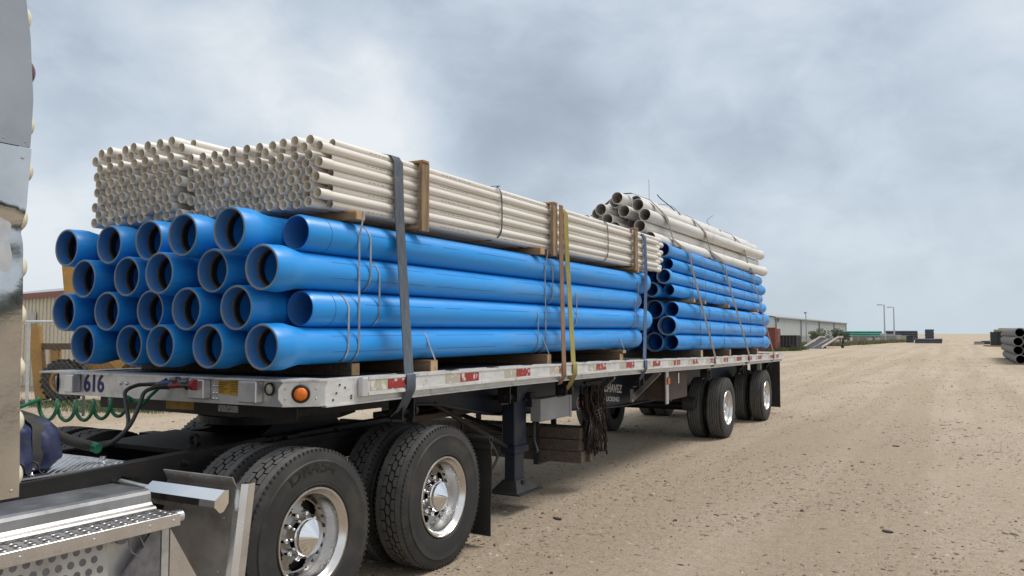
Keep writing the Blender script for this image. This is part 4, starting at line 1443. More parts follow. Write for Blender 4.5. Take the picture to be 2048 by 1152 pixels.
b.v = [(q[0], q[1] - 0.13 * (0.93 - q[2]), q[2]) for q in b.v]
ed = b.part('fender_edge', alu_bright)
ed.parent = fd
# chrome lamp bracket in front of the fender
b = KB()
b.prism([(2.94, 0.885), (3.005, 0.928), (3.03, 0.925), (3.03, 0.86), (3.0, 0.82), (2.975, 0.815), (2.938, 0.85)], -3.93, -3.36, 'X')
b.part('fender_bracket', chrome)
b = KB()
b.cyl((-4.18, 2.99, 0.90), (-3.931, 2.99, 0.885), 0.02, seg=12)
b.part('bracket_post', alu)

# drive wheels
for y in (3.735, 5.13):
    dual(tk, -3.40, y, 0.525, WD, ty_d, rim_d, cap_d, 1, 0.055, 0.35 if y < 4 else 1.15)
    dual(tk, -5.92, y, 0.525, WD, ty_d, rim_d, cap_d, -1, 0.055, 0.8)
# raised letters on the front outer tyre
vs, fs = text_mesh('DR454', 0.088, 0.0015, 0.002)
b = KB()
out = []
for p in vs:
    rad = 0.415 + p[1]
    a = math.radians(86) + p[0] * 1.75 / 0.44
    xx = interp([(0.30, -0.002), (0.41, 0.0), (0.465, -0.006), (0.495, -0.014)], rad)
    out.append((-3.399 + xx + p[2] * 1.0, 3.735 - rad * math.cos(a), 0.521 + rad * math.sin(a)))
b.add(out, fs)
b.part('tyre_lettering', mat('raised_rubber', (0.006, 0.006, 0.006), 0.5))
# axles and suspension between the wheels
for y in (3.735, 5.13):
    b = KB()
    b.cyl((-5.6, y, 0.52), (-3.72, y, 0.52), 0.085, seg=16)
    b.sphere((-4.66, y, 0.55), 0.24, 16, 10, 0, (1, 0.9, 1))
    for x in (-4.12, -5.2):
        b.box(x - 0.05, x + 0.05, y - 0.55, y + 0.55, 0.60, 0.68, c=0.01)
        b.cyl((x, y + 0.33, 0.66), (x, y + 0.33, 0.86), 0.12, seg=14)
    b.part('drive_axle', greasy)
# fifth wheel
b = KB()
sec = []
for k in range(25):
    a = PI * k / 24
    sec.append((-4.66 + 0.47 * math.cos(a), 4.55 - 0.50 * math.sin(a)))
sec = sec + [(-5.13, 4.85), (-4.95, 5.25), (-4.78, 5.25), (-4.70, 4.75), (-4.62, 4.75), (-4.54, 5.25), (-4.37, 5.25), (-4.19, 4.85)]
b.prism(sec, 1.095, 1.148, 'Z')
b.prism([(4.2, 1.0), (4.35, 1.094), (5.0, 1.094), (5.1, 1.0)], -4.95, -4.9, 'X')
b.prism([(4.2, 1.0), (4.35, 1.094), (5.0, 1.094), (5.1, 1.0)], -4.42, -4.37, 'X')
b.box(-5.2, -4.12, 4.05, 5.4, 0.955, 1.0)
b.part('fifth_wheel', greasy)
b = KB()
for (x, y) in ((-5.2, 3.9), (-4.2, 4.25)):
    b.box(x - 0.06, x + 0.06, y, y + 0.12, 0.96, 1.03 + 0.03 * math.sin(x * 9))
b.add([(-5.12, 3.5, 1.01), (-4.2, 3.5, 1.01), (-4.2, 4.1, 1.03), (-5.12, 4.1, 1.03), (-5.12, 3.5, 0.98), (-4.2, 3.5, 0.98), (-4.2, 4.1, 0.98), (-5.12, 4.1, 0.98)], [(0, 1, 2, 3), (0, 4, 5, 1), (7, 6, 5, 4), (1, 5, 6, 2), (3, 7, 4, 0)])
b.lathe([(0, 0.045), (0.025, 0.045), (0.025, 0.028), (0, 0.028)], o=(-4.35, 3.62, 1.05), seg=18, closed=True)
b.box(-5.75, -4.1, 3.0, 3.05, 0.88, 0.93)
b.part('frame_deck', greasy)
# mud flap behind the drive wheels
b = KB()
b.lathe([(0.0, 0.028), (0.62, 0.028), (0.62, 0.018), (0.0, 0.018)], o=(-4.02, 5.80, 0.865), axis='X', seg=16, closed=True)
hg = b.part('flap_hanger', black_steel)
b = KB()
vs = []
nx, nz = 4, 10
for j in range(nz + 1):
    for i in range(nx + 1):
        vs.append((-4.0 + 0.6 * i / nx, 5.80 + 0.012 * math.sin(j * 0.6 + i), 0.085 + 0.755 * j / nz))
n_ = len(vs)
vs += [(p[0], p[1] + 0.01, p[2]) for p in vs]
fs = []
for j in range(nz):
    for i in range(nx):
        a = j * (nx + 1) + i
        fs += [(a, a + 1, a + nx + 2, a + nx + 1), (n_ + a, n_ + a + nx + 1, n_ + a + nx + 2, n_ + a + 1)]
for j in range(nz):
    for i in (0, nx):
        a = j * (nx + 1) + i; fs.append((a, a + nx + 1, n_ + a + nx + 1, n_ + a))
b.add(vs, fs)
b.box(-4.01, -3.395, 5.79, 5.82, 0.79, 0.838)
b.sphere((-3.45, 5.79, 0.14), 0.012, 8, 5)
b.part('mud_flap', fl)
b = KB()
b.tube(smooth_path([(-3.42, 5.82, 0.84), (-3.40, 5.9, 0.72), (-3.42, 5.86, 0.63), (-3.45, 5.84, 0.62)]), 0.012, 8)
b.part('flap_hose', hose_m)

# ------------------------------------------------------------------ hoses and cargo on the catwalk
def tubething(name, label, cat, pts, r, m_, group=None, seg=10, n=7, rs=None):
    b_ = MB(); b_.tube(smooth_path(pts, n), r, seg); o_ = b_.build(name, m_); return tag(o_, label, cat, group)


pts = []
p0, p1 = Vector((-4.98, 2.98, 1.275)), Vector((-4.86, 3.50, 1.262))
turns = 5.0
N_ = 110
for k in range(N_ + 1):
    t = k / N_
    a = 2 * PI * turns * t + 1.3
    c0 = p0.lerp(p1, t) + Vector((0, 0, -0.02 * math.sin(PI * t)))
    ax = (p1 - p0).normalized(); up = Vector((0, 0, 1)); sd = ax.cross(up).normalized(); up = sd.cross(ax)
    pts.append(c0 + sd * (0.062 * math.cos(a)) + up * (0.062 * math.sin(a)))
lead = [Vector((-4.83, 2.60, 1.30)), Vector((-4.90, 2.82, 1.30))]
tail = [Vector((-4.72, 3.52, 1.27)), Vector((-4.66, 3.53, 1.33)), Vector((-4.60, 3.55, 1.385)), Vector((-4.54, 3.58, 1.385))]
b = MB(); b.tube(lead + pts + tail, 0.0115, 8)
tag(b.build('coiled_hose', green_hose), 'green coiled electrical hose stretched between the tractor and the trailer nose', 'hose')
tubething('sleeved_hose', 'thick black sleeved hose bundle sagging over the catwalk', 'hose', [(-4.72, 2.35, 1.40), (-4.60, 2.72, 1.26), (-4.55, 2.86, 1.15), (-4.50, 2.95, 1.10), (-4.42, 2.98, 1.085)], 0.03, sleeve_m, seg=12)
b = MB(); b.tube([(-4.425, 2.98, 1.085), (-4.385, 2.985, 1.075)], 0.03, 10)
tag(b.build('hose_tie', green_hose), 'green tie wrapped at the end of the sleeved hose bundle', 'tie')
hl1 = tubething('air_hose', 'black air hose rising to the grey coupling on the trailer nose', 'hose', [(-4.42, 2.985, 1.085), (-4.47, 3.14, 1.09), (-4.56, 3.30, 1.16), (-4.72, 3.40, 1.28), (-4.80, 3.45, 1.36), (-4.76, 3.50, 1.398), (-4.70, 3.53, 1.405), (-4.60, 3.55, 1.41)], 0.013, hose_m, 'air hoses at the nose')
hl2 = tubething('air_hose', 'black air hose rising to the red coupling on the trailer nose', 'hose', [(-4.42, 2.98, 1.082), (-4.44, 3.10, 1.09), (-4.48, 3.25, 1.17), (-4.56, 3.38, 1.29), (-4.60, 3.44, 1.36), (-4.57, 3.49, 1.39), (-4.52, 3.52, 1.398), (-4.47, 3.54, 1.40)], 0.013, hose_m, 'air hoses at the nose')
for nm, lab, base, grip in (('air_coupling', 'grey and blue air coupling handle on the trailer nose', (-4.58, 3.55, 1.41), blue_grip), ('air_coupling', 'red air coupling handle clamped to the trailer nose', (-4.46, 3.54, 1.402), red_m)):
    gd = thing(nm, lab, 'coupling', base, 'air couplings on the trailer nose')
    b = MB(); b.cyl((-0.07, -0.005, -0.008), (-0.02, 0, 0), 0.015, seg=12, mi=0); b.build('brass_collar', brass, gd)
    b = MB(); b.cyl((-0.02, 0, 0), (0.10, 0.0, 0.012), 0.017, 0.021, seg=14); b.cyl((0.0, 0.0, 0.01), (0.05, 0, 0.03), 0.012, seg=8); b.build('grip', grip, gd)
    b = MB()
    b.lathe([(0.0, 0.036), (0.02, 0.038), (0.03, 0.03)], o=(0.14, 0.0, 0.014), axis='Y', seg=16)
    b.box(0.09, 0.20, -0.02, 0.03, 0.0, 0.028, c=0.008)
    b.cyl((0.12, -0.03, 0.03), (0.17, -0.02, 0.035), 0.014, seg=8)
    b.build('clamp', grey_cast, gd)
    if grip is red_m:
        b = MB(); b.cyl((0.20, -0.01, 0.014), (0.235, -0.01, 0.014), 0.034, seg=16); b.cyl((0.205, 0.0, 0.014), (0.205, 0.055, 0.014), 0.02, seg=10); b.build('seal_plate', mat('red_plate', (0.3, 0.02, 0.025), 0.6), gd)
# folded tarpaulin bag on the catwalk
bag = thing('tarp_bundle', 'folded navy tarpaulin bundle with grimy straps on the catwalk', 'tarpaulin', (-4.50, 2.46, 0.996))
b = MB()
vs = []; NS = 44; NR = 26


def bagpt(t, a, off=0.0):
    cap = (1 - abs(2 * t - 1) ** 5)
    pinch = 1 - 0.05 * math.exp(-((t - 0.27) / 0.06) ** 2) - 0.05 * math.exp(-((t - 0.72) / 0.06) ** 2)
    sg = lambda v, e: math.copysign(abs(v) ** e, v)
    ry = (0.255 * (0.84 + 0.16 * cap) * pinch + off) * sg(math.cos(a), 0.5)
    rz = (0.145 * (0.78 + 0.22 * cap) * pinch + off) * sg(math.sin(a), 0.55)
    w = 1 + 0.03 * math.sin(5 * a + 9 * t) + 0.022 * math.sin(33 * t + 2 * a) + 0.02 * math.sin(9 * a - 14 * t)
    return (ry * w - 0.25 * (rz + 0.145), max(0.0, 0.143 + rz * w))


for i in range(NR + 1):
    t = i / NR
    x = -0.24 + 0.48 * t
    cap = (1 - abs(2 * t - 1) ** 6)
    for k in range(NS):
        a = 2 * PI * k / NS
        q = bagpt(t, a)
        vs.append((q[0], x * 1.08, q[1]))
fs = [(i * NS + k, i * NS + (k + 1) % NS, (i + 1) * NS + (k + 1) % NS, (i + 1) * NS + k) for i in range(NR) for k in range(NS)] + [tuple(range(NS)), tuple(NR * NS + k for k in range(NS - 1, -1, -1))]
b.add(vs, fs, 0, True)
b.build('tarp_body', tarp_m, bag, angle=60)
for t in (0.27, 0.72):
    b = MB(); pts = []
    for k in range(25):
        a = -0.6 + (PI + 1.2) * k / 24
        q = bagpt(t + 0.03 * math.sin(a), a, 0.008)
        pts.append((q[0], 1.08 * (-0.24 + 0.48 * (t + 0.05 * math.sin(1.5 * a))), q[1]))
    b.ribbon(pts, 0.06, 0.006, wdir=(0, 1, 0))
    b.build('tie_strap', tarp_strap, bag)
for y in (-0.02, 0.05):
    b = MB(); b.tube(smooth_path([(0.262, y, 0.08), (0.285, y + 0.02, 0.07), (0.29, y + 0.03, 0.03), (0.30, y + 0.05, 0.008)]), 0.005, 6); b.build('hook', wire_m, bag)

# ------------------------------------------------------------------ lumber
def plank(name, label, cat, x0, x1, y0, y1, z0, z1, m_=lumber, group=None, ends=True, rot=0.0):
    b_ = MB()
    cx_, cy_ = (x0 + x1) / 2, (y0 + y1) / 2
    b_.box(x0 - cx_, x1 - cx_, y0 - cy_, y1 - cy_, 0, z1 - z0, c=0.004)
    if ends:
        for xe, s in ((x1 - cx_, 1), (x0 - cx_, -1)):
            b_.box(xe + s * 0.0005, xe + s * 0.002, y0 - cy_ + 0.005, y1 - cy_ - 0.005, 0.005, z1 - z0 - 0.005, 1)
    o_ = b_.build(name, [m_, lumber_end] if ends else m_)
    o_.location = (cx_, cy_, z0); o_.rotation_euler = (0, 0, rot)
    return tag(o_, label, cat, group)


GD = 'dunnage timbers on the deck'
dun_m = mat('brown_dunnage', (0.19, 0.115, 0.06), 0.8, col2=(0.13, 0.08, 0.045), scale=5, stretch=(1, 9, 9), dirt=(0.09, 0.065, 0.045), dscale=6, damt=0.6, objvar=0.2, bump=0.001, bscale=30)


def dun(y0, y1, xo, lab, z0=None, z1=None, m_=None):
    m_ = m_ or dun_m
    z0 = deckz(y0) - 0.011 if z0 is None else z0
    plank('dunnage_timber', lab, 'timber', -5.8, xo, y0, y1, z0, z1, m_, GD)


dun(5.02, 5.12, -3.47, 'pale timber crossing the deck behind the slate strap, under the bottom blue pipes', None, 1.541)
dun(6.98, 7.07, -3.47, 'timber crossing the deck just ahead of the brown strap, under the blue pipes', None, 1.541)
dun(9.0, 9.1, -3.48, 'upper of two stacked timbers under the blue pipe tails', 1.505, 1.5445)
dun(8.95, 9.06, -3.50, 'lower of two stacked timbers under the blue pipe tails', None, 1.504)
dun(4.3, 4.39, -3.62, 'dark timber under the blue bells near the trailer nose', None, 1.541, dark_timber)
dun(12.2, 12.32, -3.46, 'dark square timber under the rear blue stack beside the tan strap', None, 1.487, dark_timber)
dun(14.05, 14.14, -3.48, 'pale timber under the middle of the rear blue stack', None, 1.467)
dun(16.3, 16.38, -3.50, 'pale timber under the tail of the rear blue stack', None, 1.444)
GE = 'spacer timbers between pipe layers'
for y0, zt, lab in ((4.16, 2.5565, 'spacer timber poking out between white and blue pipes near the front bells'), (6.86, 2.565, 'spacer timber between white and blue pipes beside the olive strap'),
                    (9.5, 2.575, 'spacer timber between white and blue pipes at their tails')):
    plank('spacer_timber', lab, 'timber', -5.85, -3.49, y0, y0 + 0.10, 2.4965, zt - 0.002, lumber, GE, True, 0.012)
for y0, dz, lab in ((12.0, 0, 'spacer timber in the middle of the rear blue stack, behind the first tan strap'), (12.6, 0, 'short spacer timber just past the first tan strap in the rear stack'), (14.1, 0, 'spacer timber in the middle of the rear stack by the second tan strap'), (16.4, 0, 'spacer timber in the middle of the rear stack near its tail')):
    z = 2.091 + 0.118 - 0.0105 * (y0 - 11.37)
    plank('spacer_timber', lab, 'timber', -4.7, -3.50, y0, y0 + 0.09, z + 0.003, z + 0.058, lumber, GE)
for y0, lab in ((11.75, 'broken spacer timber under the drain pipes at the first tan strap'), (13.4, 'thin spacer timber under the middle of the drain pipes'), (14.25, 'spacer timber under the drain pipes at the second tan strap'), (16.6, 'spacer timber under the tails of the drain pipes')):
    z = 2.925 + 0.0895 - 0.0155 * (y0 - 11.02)
    plank('spacer_timber', lab, 'timber', -4.9, -3.60, y0, y0 + 0.085, z + 0.004, z + 0.034, lumber, GE, True, -0.03)
# timber frames round the roadside white bundle
GF = 'timber frames round the white bundle'
for y0, lab, zo in ((4.905, 'timber frame round the white pipes beside the slate strap', 0.0), (7.13, 'timber frame round the white pipes beside the brown strap', 0.004), (9.44, 'timber frame round the white pipe tails beside the blue strap', 0.012)):
    fr = thing('timber_frame', lab, 'frame', (-3.5, y0, 2.5), GF)
    b = MB(); b.box(-0.003, 0.026, 0.0, 0.075, 0.0 + zo, 0.515 + zo, c=0.004); b.box(-0.003, 0.022, 0.078, 0.105, 0.0 + zo, 0.52 + zo, c=0.003); b.build('side_post', lumber_v, fr)
    b = MB(); b.box(-1.34, 0.033, 0.005, 0.085, 0.5155 + zo, 0.535 + zo, c=0.003); b.build('top_board', lumber, fr)
    b = MB(); b.box(-1.34, -0.006, 0.0, 0.085, 0.018 + zo, 0.049 + zo, c=0.003); b.build('bottom_board', lumber, fr)
    b = MB(); b.box(-1.345, -1.31, 0.0, 0.085, 0.05 + zo, 0.515 + zo, c=0.004); b.build('far_post', lumber_v, fr)
# timbers slung under the trailer
rl = random.Random(8)
for r in range(3):
    for k in range(2):
        z0 = 0.325 + r * 0.127
        y0 = 8.17 + k * 0.15 + rl.uniform(-0.01, 0.01)
        x1 = -3.66 + (0.05 if k else 0) + rl.uniform(-0.015, 0.015)
        plank('slung_timber', f"dark square timber slung crosswise under the trailer, {('lowest', 'middle', 'top')[r]} of the {('front', 'rear')[k]} column", 'timber', x1 - 2.35, x1, y0, y0 + 0.14, z0, z0 + 0.122, dark_timber, 'timbers slung under the trailer', False)
for x in (-4.16, -5.18):
    b = TB()
    b.box(x - 0.03, x + 0.03, 8.08, 8.55, 0.29, 0.322); b.box(x - 0.03, x + 0.03, 8.08, 8.11, 0.322, 0.9); b.box(x - 0.03, x + 0.03, 8.52, 8.55, 0.322, 0.87)
    b.part('timber_hanger', black_steel)
for i, (y0, x1) in enumerate(((5.95, -4.3), (6.1, -4.62))):
    plank('rack_board', ('grey board lying on the rack under the trailer, nearer the roadside', 'grey board lying on the rack under the trailer, farther in')[i], 'board', x1 - 0.25, x1, y0, 9.0, 0.945, 1.0, dark_timber, 'boards on the rack', False)
b = TB()
for y in (5.9, 8.4):
    b.box(-5.1, -4.2, y, y + 0.05, 0.90, 0.943)
b.part('board_rack', black_steel)

# chain tangle hanging from the rail
b = MB()
rc = random.Random(4)
for k in range(170):
    x = -3.62 + rc.gauss(0, 0.045); y = 8.42 + rc.gauss(0, 0.10)
    zt = 1.17 - rc.random() * 0.12; zb = rc.uniform(0.50, 0.78) if rc.random() < 0.65 else rc.uniform(0.40, 0.55)
    pts = []
    n = 9
    ph = rc.uniform(0, 6)
    for i in range(n + 1):
        t = i / n
        sq = 1.0 - 0.35 * math.exp(-((t - 0.45) / 0.15) ** 2)
        pts.append(((-3.62) + (x + 3.62) * sq + 0.02 * math.sin(ph + 7 * t), 8.42 + (y - 8.42) * sq + 0.03 * math.sin(ph * 2 + 6 * t) + 0.06 * t, zt + (zb - zt) * t))
    sp = smooth_path(pts, 3)
    rs = [0.010 if i % 2 else 0.0055 for i in range(len(sp))]
    b.tube(sp, 0.008, 5, 0, True, rs)
    if rc.random() < 0.4:
        b.sphere(sp[-1], 0.016, 6, 4, 0, (1, 1, 1.8))
for k in range(5):
    z = 0.84 + 0.02 * k
    pts = [(-3.62 + 0.085 * math.cos(a * PI / 6), 8.45 + 0.135 * math.sin(a * PI / 6), z + 0.02 * math.sin(a + k)) for a in range(13)]
    b.tube(pts, 0.009, 5)
b.cyl((-3.62, 8.2, 1.20), (-3.62, 8.66, 1.20), 0.02, seg=8)
tag(b.build('chain_tangle', chain_m), 'tangled bunch of rusty tie-down chains hanging under the side rail', 'chain')

# ------------------------------------------------------------------ straps over the load
def strap(name, label, pts, wid, m_, group='tie-down straps over the load', th=0.005):
    b_ = MB(); b_.ribbon(pts, wid, th); return tag(b_.build(name, m_, angle=60), label, 'strap', group)


def over_front(y0, yb, top=True, yk=None):
    zt = 3.03
    yk = y0 if yk is None else yk
    z = deckz(yb)
    return [(-5.99, y0, 1.5), (-5.98, y0, 3.0), (-5.9, y0, 3.19), (-5.4, y0, 3.205), (-4.84, y0, 3.17), (-4.75, y0, 3.07), (-3.62, y0, 3.035), (-3.535, y0, 3.015), (-3.508, y0 + 0.005, 2.97), (-3.497, y0 + 0.01, 2.56), (-3.362, yb - 0.005, z + 0.004), (-3.345, yb, z - 0.01), (-3.345, yb, z - 0.10), (-3.355, yb - 0.005, z - 0.13), (-3.44, yk - 0.02, z - 0.24), (-3.475, yk - 0.03, z - 0.285), (-3.50, yk - 0.03, z - 0.30)]


strap('tie_strap', 'broad slate grey strap nearest the trailer nose, over the white pipes', over_front(4.655, 4.61, yk=4.66), 0.105, strap_grey)
z = deckz(7.2)
strap('tie_strap', 'narrow brown strap hanging plumb from the middle timber frame', [(-3.455, 7.27, 3.02), (-3.455, 7.27, 2.52), (-3.352, 7.105, z + 0.02), (-3.345, 7.10, z + 0.0), (-3.345, 7.10, z - 0.12), (-3.40, 7.11, z - 0.2)], 0.085, strap_brown)
strap('tie_strap', 'olive yellow strap beside the brown strap, tail curled under the rail', over_front(7.485, 7.35, yk=7.43), 0.10, strap_yellow)
strap('tie_strap', 'dark blue strap over the white pipe tails', over_front(9.87, 9.42, yk=9.5), 0.10, strap_blue)


def over_rear(yt, ym, yb, yk):
    z = deckz(yb)
    s = 0.033 * (yt - 10.95); d = -0.0135 * (yt - 10.95)
    return [(-5.95, yt, 1.45), (-5.3, yt, 3.2), (-4.75 + s, yt, 3.58 + d), (-4.42 + s, yt, 3.815 + d), (-4.2 + s, yt, 3.815 + d), (-3.94 + s, yt + 0.06, 3.70 + d), (-3.80 + s, yt + 0.18, 3.53 + d), (-3.755 + s, yt + 0.3, 3.43 + d), (-3.735 + s * 1.06, yt + 0.5, 3.14 + d), (-3.535, ym, 2.955), (-3.525, ym + 0.05, 2.75),
            (-3.35, yb, z + 0.004), (-3.345, yb, z - 0.1), (-3.44, (yb + yk) / 2, z - 0.2), (-3.49, yk, z - 0.29)]


strap('tie_strap', 'faded tan strap slanting down the front of the rear stack', over_rear(11.0 + 0.25, 11.95, 12.62, 12.50), 0.085, strap_tan)
strap('tie_strap', 'faded tan strap slanting down the middle of the rear stack', over_rear(13.1, 14.05, 14.95, 14.8), 0.09, strap_tan)
strap('tie_strap', 'faded tan strap slanting down the tail of the rear stack', over_rear(15.5, 16.2, 17.15, 17.1), 0.075, strap_tan)
# loose wire ends sticking up from the drain pipes
GW = 'loose wire ends on the drain pipes'
tubething('wire_end', 'thin wire standing straight up from the drain pipes', 'wire', [(-4.15, 11.9, 3.78), (-4.15, 11.9, 3.95), (-4.152, 11.9, 4.12)], 0.003, wire_m, GW, 5, 3)
tubething('wire_end', 'thick wire end leaning off the drain pipes at the second tan strap', 'wire', [(-4.05, 13.15, 3.70), (-4.12, 12.9, 3.82), (-4.2, 12.6, 3.93), (-4.22, 12.5, 3.98)], 0.008, wire_m, GW, 6, 4)
tubething('wire_end', 'hooked wire end rising near the tails of the drain pipes', 'wire', [(-4.05, 15.6, 3.66), (-4.08, 15.2, 3.76), (-4.1, 15.0, 3.84), (-4.08, 15.1, 3.92), (-4.05, 15.25, 3.98)], 0.004, wire_m, GW, 5, 4)
tubething('wire_end', 'long limp wire lying along the drain pipe tails', 'wire', [(-4.1, 15.4, 3.69), (-4.05, 15.9, 3.72), (-4.0, 16.3, 3.66), (-3.95, 16.8, 3.64), (-3.93, 17.1, 3.62)], 0.004, wire_m, GW, 5, 4)
tubething('wire_end', 'looped wire arching over the drain pipes past the first tan strap', 'wire', [(-4.1, 12.1, 3.76), (-4.0, 12.5, 3.78), (-3.93, 12.75, 3.68), (-3.85, 12.7, 3.50), (-3.79, 12.6, 3.37)], 0.004, wire_m, GW, 5, 4)

# ------------------------------------------------------------------ steel bands on the blue pipes
def band(label, pts, group, w=0.018):
    b_ = MB(); b_.ribbon(pts, w, 0.0025); return tag(b_.build('steel_band', band_m), label, 'band', group)


def arc(xc, zc, R, a0, a1, y, dy=0.0, n=12):
    return [(xc + R * math.cos(math.radians(a0 + (a1 - a0) * k / n)), y + dy * k / n, zc + R * math.sin(math.radians(a0 + (a1 - a0) * k / n))) for k in range(n + 1)]


RB_ = R8 + 0.0035
GB = 'steel bands on the front blue stack'
X0c = -3.64


def band_tall(y, dy, label, ztop):
    pts = [(-3.485, y, ztop), (-3.488, y, ztop - 0.05)] + [(-3.518, y + dy * 0.2, 2.374)] + [(-3.5175, y + dy * 0.5, 2.136), (-3.5175, y + dy * .8, 1.898), (-3.5175, y + dy, 1.68)] + arc(X0c, 1.66, RB_, 0, -75, y + dy)
    return band(label, pts, GB)


band_tall(4.245, 0.01, 'tall steel band hanging from the spacer timber over all four blue rows near the front', 2.555)
band_tall(7.03, 0.02, 'tall steel band hanging from the spacer timber near the brown strap', 2.56)
def band_pair(y, ra, rb_, label, dy=0.0):
    za, zb = ROWZ[ra], ROWZ[rb_]
    pts = arc(X0c, za, RB_, 80, 5, y, 0.03) + arc(X0c, zb, RB_, -5, -70, y + 0.03 + dy, 0.0)
    return band(label, pts, GB)


band_pair(4.34, 0, 1, 'steel band round the top two blue rows, just behind the tall front band')
band_pair(4.44, 1, 2, 'steel band round the second and third blue rows near the front')
band_pair(4.12, 2, 3, 'steel band round the third and bottom blue rows, ahead of the tall front band')
band_pair(6.86, 2, 3, 'steel band round the third and bottom blue rows, ahead of the brown strap')
band_pair(7.75, 1, 2, 'steel band round the second and third blue rows, past the olive strap')
band_pair(7.18, 0, 1, 'dark steel band round the top two blue rows under the brown strap')
band_pair(9.62, 0, 1, 'steel band round the top two blue rows by the blue strap')
band_pair(9.50, 1, 2, 'steel band round the second and third blue rows by the blue strap')
band('short steel band from the bottom blue pipe to the pale timber behind the slate strap', arc(X0c, 1.66, RB_, 80, 10, 5.06) + [(-3.475, 5.09, 1.545), (-3.466, 5.09, 1.47)], GB)
band('short steel band from the bottom blue pipe to the timber by the brown strap', arc(X0c, 1.66, RB_, 80, 10, 7.0) + [(-3.475, 7.03, 1.545), (-3.466, 7.03, 1.47)], GB)
band('short steel band from the bottom blue pipe to the two stacked timbers', arc(X0c, 1.66, RB_, 80, 10, 9.02) + [(-3.48, 9.05, 1.545), (-3.474, 9.05, 1.51)], GB)
# black bands round the white bundle
GK = 'black bands round the roadside white bundle'
for y, lab in ((6.15, 'black band round the white pipes midway between two timber frames'), (8.62, 'black band round the white pipes between the olive and blue straps')):
    b_ = MB()
    pts = [(-4.83, y, 2.6), (-4.83, y, 3.02), (-4.75, y, 3.046), (-3.62, y, 3.042), (-3.55, y + 0.0, 3.03), (-3.522, y + .02, 2.99), (-3.515, y + .03, 2.9), (-3.515, y + .03, 2.68), (-3.53, y + .01, 2.60), (-3.58, y - 0.01, 2.568), (-3.75, y - 0.02, 2.557), (-4.75, y, 2.557), (-4.83, y, 2.6)]
    b_.ribbon(smooth_path(pts, 4), 0.017, 0.003)
    tag(b_.build('black_band', mat('black_poly_band', (0.025, 0.025, 0.03), 0.5)), lab, 'band', GK)
# thin dark bands on the rear stack
GR = 'thin bands on the rear blue stack'
def rear_band(y, z1, z0, label, top=2):
    pts = [(-3.66, y, z1 + 0.01)] + [(-3.545, y, z1 - 0.04), (-3.528, y + 0.01, z1 - 0.1), (-3.528, y + 0.02, z0 + 0.1), (-3.55, y + 0.02, z0 + 0.03), (-3.62, y + 0.02, z0)]
    b_ = MB(); b_.ribbon(pts, 0.014, 0.003); tag(b_.build('thin_band', mat('dull_band', (0.1, 0.13, 0.19), 0.5, 0.4)), label, 'band', GR)


for y, lab in ((12.45, 'ahead of the first tan strap'), (13.0, 'just past the first tan strap'), (13.9, 'midway along'), (15.9, 'between the second and third tan straps'), (17.0, 'near the tails')):
    rear_band(y, 2.215 - 0.0105 * (y - 11.37), 1.50 - 0.0105 * (y - 11.37), f'thin dark band on the three lower rear rows, {lab}')
for y, lab in ((12.05, 'ahead of the first tan strap'), (12.75, 'past the first tan strap'), (13.4, 'midway along'), (15.4, 'between the second and third tan straps'), (16.9, 'near the tails')):
    rear_band(y, 3.01 - 0.0155 * (y - 11.02), 2.28 - 0.0155 * (y - 11.02), f'thin dark band on the four upper rear rows, {lab}')

# ------------------------------------------------------------------ yard behind: right
wh_wall = mat('pale_ribbed_cladding', (0.50, 0.53, 0.53), 0.5, 0.1, col2=(0.45, 0.48, 0.48), scale=0.3, stretch=(4, 4, 0.3))
wh_trim = mat('grey_trim', (0.22, 0.24, 0.25), 0.5)
roofm = mat('grey_roof_sheet', (0.36, 0.38, 0.39), 0.5, 0.2)


def child(b, name, mats, parent, angle=35):
    po = Vector(parent.location)
    b.v = [tuple(Vector(p) - po) for p in b.v]
    return b.build(name, mats, parent, angle)


w = thing('warehouse', 'long pale metal warehouse with grey downpipes beyond the yard', 'building', (-28.4, 146.5, 0))
b = MB()
y = 146.5
while y < 247:                                             # ribbed long wall
    b.box(-28.6, -28.4, y, y + 0.9, 0, 4.6); b.box(-28.6, -28.34, y + 0.9, y + 1.0, 0, 4.6)
    y += 1.0
b.prism([(-28.61, 0), (-28.61, 4.6), (-44, 6.9), (-59, 4.6), (-59, 0)], 146.5, 146.7, 'Y')
b.prism([(-28.61, 0), (-28.61, 4.6), (-44, 6.9), (-59, 4.6), (-59, 0)], 247, 247.2, 'Y')
b.box(-59.2, -59.0, 146.5, 247, 0, 4.6)
child(b, 'wall', wh_wall, w)
b = MB()
b.prism([(-28.0, 4.62), (-44, 7.02), (-60, 4.62), (-60, 4.72), (-44, 7.14), (-28.0, 4.72)], 146.0, 248, 'Y')
child(b, 'roof', roofm, w)
b = MB(); b.box(-28.2, -27.95, 146.0, 248, 4.45, 4.615); child(b, 'gutter', wh_trim, w)
for y in (147, 172.5, 197, 222, 246.8):
    b = MB(); b.box(-28.32, -28.1, y, y + 0.25, 0.0, 4.44); child(b, 'downpipe', wh_trim, w)
b = MB(); b.lathe([(0, 0.25), (0.25, 0.4), (0.3, 0.38)], o=(-28.3, 148.5, 4.1), axis='X', seg=12); child(b, 'wall_lamp', mat('teal_lamp', (0.2, 0.32, 0.32), 0.5), w)

